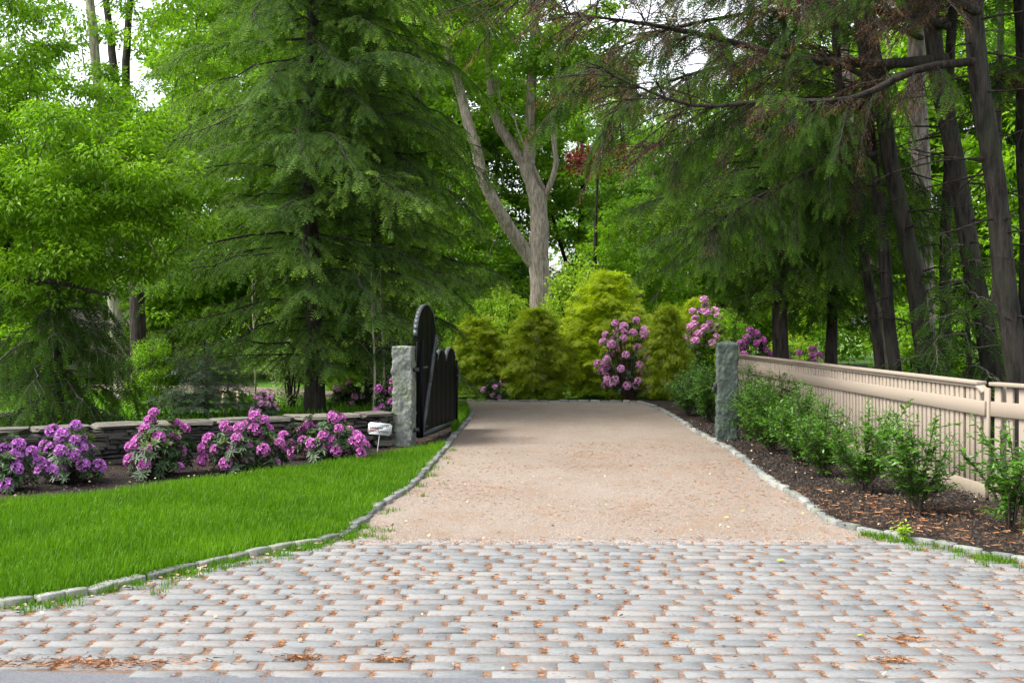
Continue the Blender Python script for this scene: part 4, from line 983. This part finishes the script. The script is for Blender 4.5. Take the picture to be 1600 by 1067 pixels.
l2_ = dup(l1, 'lime tipped shrub behind the left cypress, left of the forked trunk', (X(785, 28.0), 28.0, 0), 2., (.9, .9, .9))
l3 = put_shrub('leafy_shrub', 'mid green leafy shrub behind the black gate end', gD, 738, 29.5, 'ash', 0, 1, sg2)
l4 = dup(l1, 'low lime bush showing over the fence beside the magenta blossoms', (X(1240, 26), 26, 0), 3., (.75, .75, .5))
l5 = dup(l3, 'leafy bush under the hemlock left of the right granite post', (X(1128, 27), 27, 0), 1., (.9, .9, .9))
l6 = dup(l3, 'green bush in the shade behind the fence, below the pale trunk', (X(1440, 27), 27, 0), 2., (1.3, 1.3, .9))
l7 = dup(l3, 'shaded bush behind the fence at its right end', (X(1600, 23), 23, 0), 3.2, (1.3, 1.3, .8))
l8 = dup(l3, 'dark leafy bush behind the wall, left of the spruce shrub', (X(238, 21), 21, 0), 4.2, (.62, .62, .62))
l9 = dup(l3, 'bush on the far lawn edge under the second hemlock', (X(545, 27.5), 27.5, 0), 4.2, (1.1, 1.1, .6))
l10 = dup(l3, 'bush at the far left lawn edge', (X(40, 31), 31, 0), .7, (1.4, 1.4, .75))
gE = multistem(63, 1.75, .5, 75, 40, .06, .16)
v1 = put_shrub('variegated_shrub', 'pale cream and green variegated shrub behind the wall, left of the hemlock trunk', gE, 455, 23, 'cream_leaf', 0, (1, 1, .82), 'variegated shrubs behind the wall')
v2 = dup(v1, 'cream flecked shrub behind the left granite post', (X(602, 22.2), 22.2, 0), 2, (.8, .8, 1.15))

# ------------------------------------------------------------------ rhododendrons

def truss(seed, mname):
    rg = np.random.default_rng(seed); g = G()
    for k in range(20):
        z = 1 - (k + .5) / 20 * 1.25; a = k * 2.4 + rg.normal(0, .2); s = math.sqrt(max(0, 1 - z * z)); n0 = nrm(np.array([s * cos(a), s * sin(a), z]) + rg.normal(0, .08, 3)); c = n0 * .055
        u = nrm(np.cross(n0, [.3, .2, 1.])); v = np.cross(n0, u); tn = rg.uniform(.1, 1)
        for q in range(5):
            b = q * 2 * pi / 5 + rg.uniform(0, .3); e = u * cos(b) + v * sin(b); f = np.cross(n0, e)
            P0, P1, P2, P3 = c, c + n0 * .022 + e * .014 + f * .015, c + n0 * .026 + e * .034, c + n0 * .022 + e * .014 - f * .015
            g.add([P0 * .9, P1 * .9, P2 * .9, P3 * .9], [(0, 1, 2, 3)], tn + rg.normal(0, .1), [0, .3, .8 * rg.random(), .3])
    return g.mesh('flower_cluster', mat[mname])
trs = {m_: [truss(300 + i, m_) for i in range(4)] for m_ in ('purple', 'magenta', 'pink')}
def rhodo(label, px, d_, wd, h, col, nf, seed, name='rhododendron', group='rhododendrons in flower', new=.15, side=None, fs=1., zlow=.12):
    rg = np.random.default_rng(seed); t_ = thing(name, label, 'flowering shrub', (X(px, d_), d_, 0), 0, group)
    gb, gl = G(), G(); R = wd / 2; tips = []
    for k in range(int(230 * (wd * h) / .5) if h < 1 else 260):
        a = rg.uniform(0, 2 * pi); cz = rg.uniform(zlow, 1); q = math.sqrt(max(0, 1 - (cz - .35) ** 2 / .62)) * rg.uniform(.55, 1.02) * ((.86 + .26 * sin(2 * a + seed * 1.7) + .16 * sin(5 * a + seed)) if h < 1 else (.95 + .22 * sin(2 * a + .4)))
        tips.append((R * q * cos(a), R * q * sin(a), h * cz * rg.uniform(.84, 1.08) * (1 - .25 * q * (cz > .6)) * (1 + (.16 if h < 1 else .05) * sin(3 * a + seed * 2.3))))
    tips = np.array(tips)
    for p in tips[::3]:
        tube(gb, smooth_path([(p[0] * .08, p[1] * .08, 0), (p[0] * .5, p[1] * .5, p[2] * .45), p], 5), np.linspace(.012, .004, 5), 4)
    for p in tips:
        m_ = 8; o_ = nrm(np.array([p[0], p[1], .25 + p[2] * .4])); nw = 1. if rg.random() < new and p[2] > h * .55 else 0.
        u = nrm(np.cross(o_, [.1, .3, 1.])); v = np.cross(o_, u); b = np.arange(m_) * 2 * pi / m_ + rg.random()
        Xd = u * np.cos(b)[:, None] + v * np.sin(b)[:, None] + o_ * (.9 if nw else .25) + rg.normal(0, .15, (m_, 3)); Xd[:, 2] -= 0 if nw else .25
        gl.inst(TLn, np.repeat(p[None], m_, 0), Xd, np.repeat(o_[None], m_, 0), .085 * rg.uniform(.7, 1.2, m_), rg.random(m_), nw * rg.uniform(.6, 1, m_) * 4)
    gb.build('stems', mat['stem'], t_); gl.build('foliage', mat['rleaf'], t_)
    ch = []; tries = 0
    pool = [p for p in tips if p[1] < R * .45 and p[2] > h * .14 and (side is None or side(p))]
    if h < 1: pool = [p for p in pool if noise.noise(Vector(p * 5.5 + seed * 3.1)) > -.16]
    rg.shuffle(pool)
    for p in pool:
        if len(ch) >= nf: break
        if all(np.linalg.norm((p - c) * [1, .6, 1]) > .075 * fs * (1 + .3) for c in ch): ch.append(p)
    for p in ch:
        o_ = nrm(np.array([p[0], p[1] - .15, .3 + p[2] * .3])); dr = Vector(o_).to_track_quat('Z', 'Y').to_euler(); q = p + o_ * .02
        s = rg.uniform(.82, 1.12) * fs; place('flower_cluster', trs[col][rg.integers(0, 4)], t_, None, tuple(q), dr, (s, s, s * .92))
    return t_
rhodo('rhododendron with purple blossoms cut by the left edge of the view', 5, 11.9, .72, .52, 'purple', 20, 1)
rhodo('second rhododendron from the left, loose and violet, with new shoots on top', 106, 12.5, .78, .64, 'purple', 21, 2, new=.3)
rhodo('third rhododendron from the left, tall with many pale green shoots and lower purple blossoms', 250, 13.0, .80, .64, 'magenta', 21, 3, new=.4)
rhodo('broad rhododendron full of magenta blossoms in the middle of the wall bed', 388, 13.5, .88, .58, 'magenta', 30, 4)
rhodo('rightmost rhododendron in front of the wall, beside the small sign', 515, 14.5, .92, .56, 'magenta', 30, 5)
rhodo('small rounded pale lilac rhododendron behind the wall', 413, 19.2, .58, .56, 'pink', 18, 6, fs=.9)
rhodo('purple rhododendron half hidden behind the left granite post', 607, 19.4, .55, .75, 'magenta', 12, 7)
rhodo('faint pink rhododendron deep behind the hemlock trunk', 548, 23.5, .8, .5, 'pink', 7, 8)
rhodo('tiny dark rhododendron with few lilac blossoms at the foot of the olive cypress', 772, 25.4, .5, .5, 'pink', 6, 9, fs=.9)
rhodo('large pink rhododendron cascading between the golden cypress and the dark cone', 983, 25.9, 1.32, 1.95, 'pink', 56, 10, fs=1.25, new=.05)
rhodo('tall pink rhododendron half covered by the hemlock boughs, left of the right post', 1100, 27, 1.1, 2.25, 'pink', 30, 11, fs=1.3, side=lambda p: p[2] > 1.2)
rhodo('magenta rhododendron behind the far end of the fence', 1176, 25, .8, 1.6, 'magenta', 22, 12, fs=1.2, side=lambda p: p[2] > .7)
rhodo('low magenta rhododendron showing over the fence between two dark trunks', 1255, 24, 1.1, 1.22, 'magenta', 18, 13, fs=1.2, side=lambda p: p[2] > .6)

# ------------------------------------------------------------------ leafy shrubs along the fence
def fence_shrub(seed, h, R, ns, leaf=.055, dens=1.):
    rg = np.random.default_rng(seed); gb, gl = G(), G()
    for k in range(ns):
        a = rg.uniform(0, 2 * pi); q = R * rg.uniform(.15, 1.) ; hh = h * rg.uniform(.55, 1.03) * (1 - .25 * (q / R) ** 2)
        e = np.array([q * cos(a), q * sin(a), hh]); p = smooth_path([(rg.normal(0, .025), rg.normal(0, .025), -.02), (e[0] * .4 + rg.normal(0, .02), e[1] * .4, hh * .5), e], 9); tube(gb, p, np.linspace(.008, .003, 9), 4, rg.random())
        sh = [(p[3:], 1.)]
        for j in range(rg.integers(6, 12)):
            i = rg.integers(2, 8); dd = nrm(rg.normal(0, 1, 3) * [1, 1, .5] + [0, 0, .7]); l = rg.uniform(.1, .28); b = p[i] + dd * np.linspace(0, l, 5)[:, None]; tube(gb, b, [.004, .003, .003, .002, .001], 3); sh.append((b, .8))
        for b, _ in sh:
            L = np.linalg.norm(np.diff(b, axis=0), axis=1).sum(); m_ = max(3, int(L / .019 * dens)); f = np.linspace(0, len(b) - 1.01, m_); i = f.astype(int); pp = b[i] + (f - i)[:, None] * (b[i + 1] - b[i]); tg = nrm(b[i + 1] - b[i])
            an = np.arange(m_) * 2.4 + rg.random() * 6; Xd = np.stack([np.cos(an), np.sin(an), rg.normal(-.05, .3, m_)], -1) + tg * .55
            Z = np.stack([rg.normal(0, .35, m_), rg.normal(0, .35, m_), np.ones(m_)], -1)
            tipn = np.clip((np.linspace(0, 1, m_) - .75) * 4, 0, 1)
            gl.inst(TO, pp, Xd, Z, leaf * rg.uniform(.55, 1.25, m_) * (1 - .3 * tipn), rg.random(m_), tipn * rg.uniform(0, 1.3) + .4 * rg.random(m_) ** 3)
    return gb, gl
fs_src = []
for sd_, hh, R, ns in ((1, .98, .46, 12), (2, .98, .52, 17), (3, .95, .54, 24), (4, 1.0, .58, 32)):
    gb, gl = fence_shrub(sd_ + 400, hh, R, ns, .066 if sd_ < 3 else .058); fs_src.append((gb.mesh('stems', mat['stem']), gl.mesh('foliage', mat['shrub'])))
FS = [(0, 1582, 838, 1.05, 'sparse twiggy shrub by the fence at the right edge of the view'),
      (1, 1437, 808, 1.0, 'open shrub with visible stems before the fence, second from the right edge'),
      (1, 1352, 775, .95, 'leafy shrub before the fence, third from the right edge'),
      (2, 1290, 750, 1.0, 'bushy shrub before the fence, fourth from the right edge'),
      (3, 1248, 728, .98, 'full green shrub midway between the right post and the open shrubs'),
      (3, 1205, 712, .95, 'dense shrub second to the right of the dark granite post'),
      (2, 1178, 694, 1.0, 'dense shrub touching the right side of the dark granite post'),
      (3, 1215, 684, .95, 'dense shrub against the fence behind the post shrubs'),
      (3, 1178, 670, 1.0, 'farthest dense shrub against the fence, behind the dark granite post'),
      (3, 1106, 662, .95, 'bright green shrub in the bed just left of the dark granite post'),
      (2, 1076, 652, .95, 'rounded green shrub at the foot of the narrow cypress cone'),
      (3, 1088, 645, 1.0, 'green shrub farthest along the kerb, behind the rounded one')]
for i, (v, px, py, sc, lab) in enumerate(FS):
    x_, y_ = P(px, py); t_ = thing('bed_shrub', lab, 'shrub', (x_, y_, .02), i * 1.9, 'leafy shrubs planted along the fence bed', sc)
    for nm_, me_ in zip(('stems', 'foliage'), fs_src[v]): place(nm_, me_, t_)
# low seedling on the kerb
gb, gl = fence_shrub(444, .28, .15, 3, .13, .4); x_, y_ = P(1412, 846); t_ = thing('weed_seedling', 'tiny bright green seedling growing beside the right kerb', 'weed', (x_, y_, .03), 0, None, .36); gb.build('stems', mat['stem'], t_); gl.build('foliage', mat['lime'], t_)
# birch saplings
for px, d_, lab in ((397, 24.5, 'thin pale sapling stem above the lilac rhododendron'), (583, 21, 'thin pale sapling stem left of the granite post'), (597, 21.4, 'second thin sapling stem beside the left granite post')):
    t_ = thing('young_birch', lab, 'tree', (X(px, d_), d_, 0), 0, 'young birches behind the wall'); rg = np.random.default_rng(int(px)); g = G(); gb = G(); gl = G()
    zz = np.linspace(-.05, 2.6, 9); p = np.stack([.03 * np.sin(zz * 2), .03 * np.cos(zz * 1.5), zz], -1); tube(g, p, np.linspace(.028, .012, 9), 6); g.build('trunk', mat['bark_birch'], t_)
    for k in range(16):
        z = rg.uniform(.6, 2.5); a = rg.uniform(0, 6.28); e = np.array([cos(a) * .5, sin(a) * .5, z + .35]); c = smooth_path([(0, 0, z), (cos(a) * .25, sin(a) * .25, z + .25), e], 5); tube(gb, c, np.linspace(.008, .002, 5), 3); leafclump(gl, e, .2, 26, rg, .055)
    gb.build('branches', mat['twig_pale'], t_); gl.build('crown', mat['lime'], t_)
for px, d_, lab in ((372, 22.5, 'short pale wooden stake on the lawn behind the wall'), (349, 22.3, 'shorter pale wooden stake left of the other')):
    t_ = thing('wooden_stake', lab, 'stake', (X(px, d_), d_, 0)); g = G(); box(g, (-.03, -.02, -.05), (.03, .02, .42)); V = [(-.03, -.02, .42), (.03, -.02, .42), (.03, .02, .42), (-.03, .02, .42), (0, 0, .47)]; g.add(V, [(0, 1, 4), (1, 2, 4), (2, 3, 4), (3, 0, 4)]); g.build('stake_shaft', mat['stake'], t_)
# fallen leaves one can pick out on gravel and setts
for px, py, s_, c_, lab in ((1131, 812, .05, .9, 'bright yellow leaf lying on the gravel'), (1157, 802, .04, .1, 'green leaf lying on the gravel right of the yellow one'), (1213, 880, .07, 0., 'green leaf lying on the setts near the gravel edge'),
                        (1339, 998, .035, 0., 'small green leaf lying on the setts at lower right'), (1251, 806, .035, .6, 'yellow green leaf lying by the right kerb')):
    x_, y_ = P(px, py); g = G(); g.inst(TO, np.array([[0, 0, 0.]]), np.array([[1, .2, .1]]), np.array([[0, -.2, 1.]]), s_ * 1.0, c_); o = g.build('fallen_leaf', mat['yleaf']); o.location = (x_, y_, .022); o['label'] = lab; o['category'] = 'leaf'
# house glimpsed far left
hs = thing('house', 'low pale house with weathered roof glimpsed through the left trees', 'house', (X(60, 36), 36, 0))
g = G(); box(g, (-3.5, 0, 0), (3.3, 5, .95)); g.build('wall', mat['housewall'], hs)
g = G(); g.add([(-3.9, -.5, .9), (3.7, -.5, .9), (3.7, 2.5, 2.1), (-3.9, 2.5, 2.1), (-3.9, 5.5, .9), (3.7, 5.5, .9)], [(0, 1, 2, 3), (3, 2, 5, 4)]); g.add([(-3.9, -.5, .85), (3.7, -.5, .85), (3.7, -.5, .897), (-3.9, -.5, .897)], [(0, 1, 2, 3)]); g.build('roof', mat['houseroof'], hs)
for k in range(4):
    wx = -2.8 + k * 1.6; f_ = place('window', boxmesh('window', (wx, -.05, .35), (wx + .7, -.003, .85), mat['sign'], .01), hs); place('pane', boxmesh('pane', (wx + .06, -.06, .4), (wx + .64, -.052, .8), mat['black'], 0), f_)
tot = sum(len(m.polygons) for m in bpy.data.meshes); print('polys', tot, 'tris', sum(sum(max(0, k - 2) for k in [p.loop_total for p in m.polygons]) if len(m.polygons) < 3000 else len(m.loops) - 2 * len(m.polygons) for m in bpy.data.meshes), 'objects', len(bpy.data.objects))
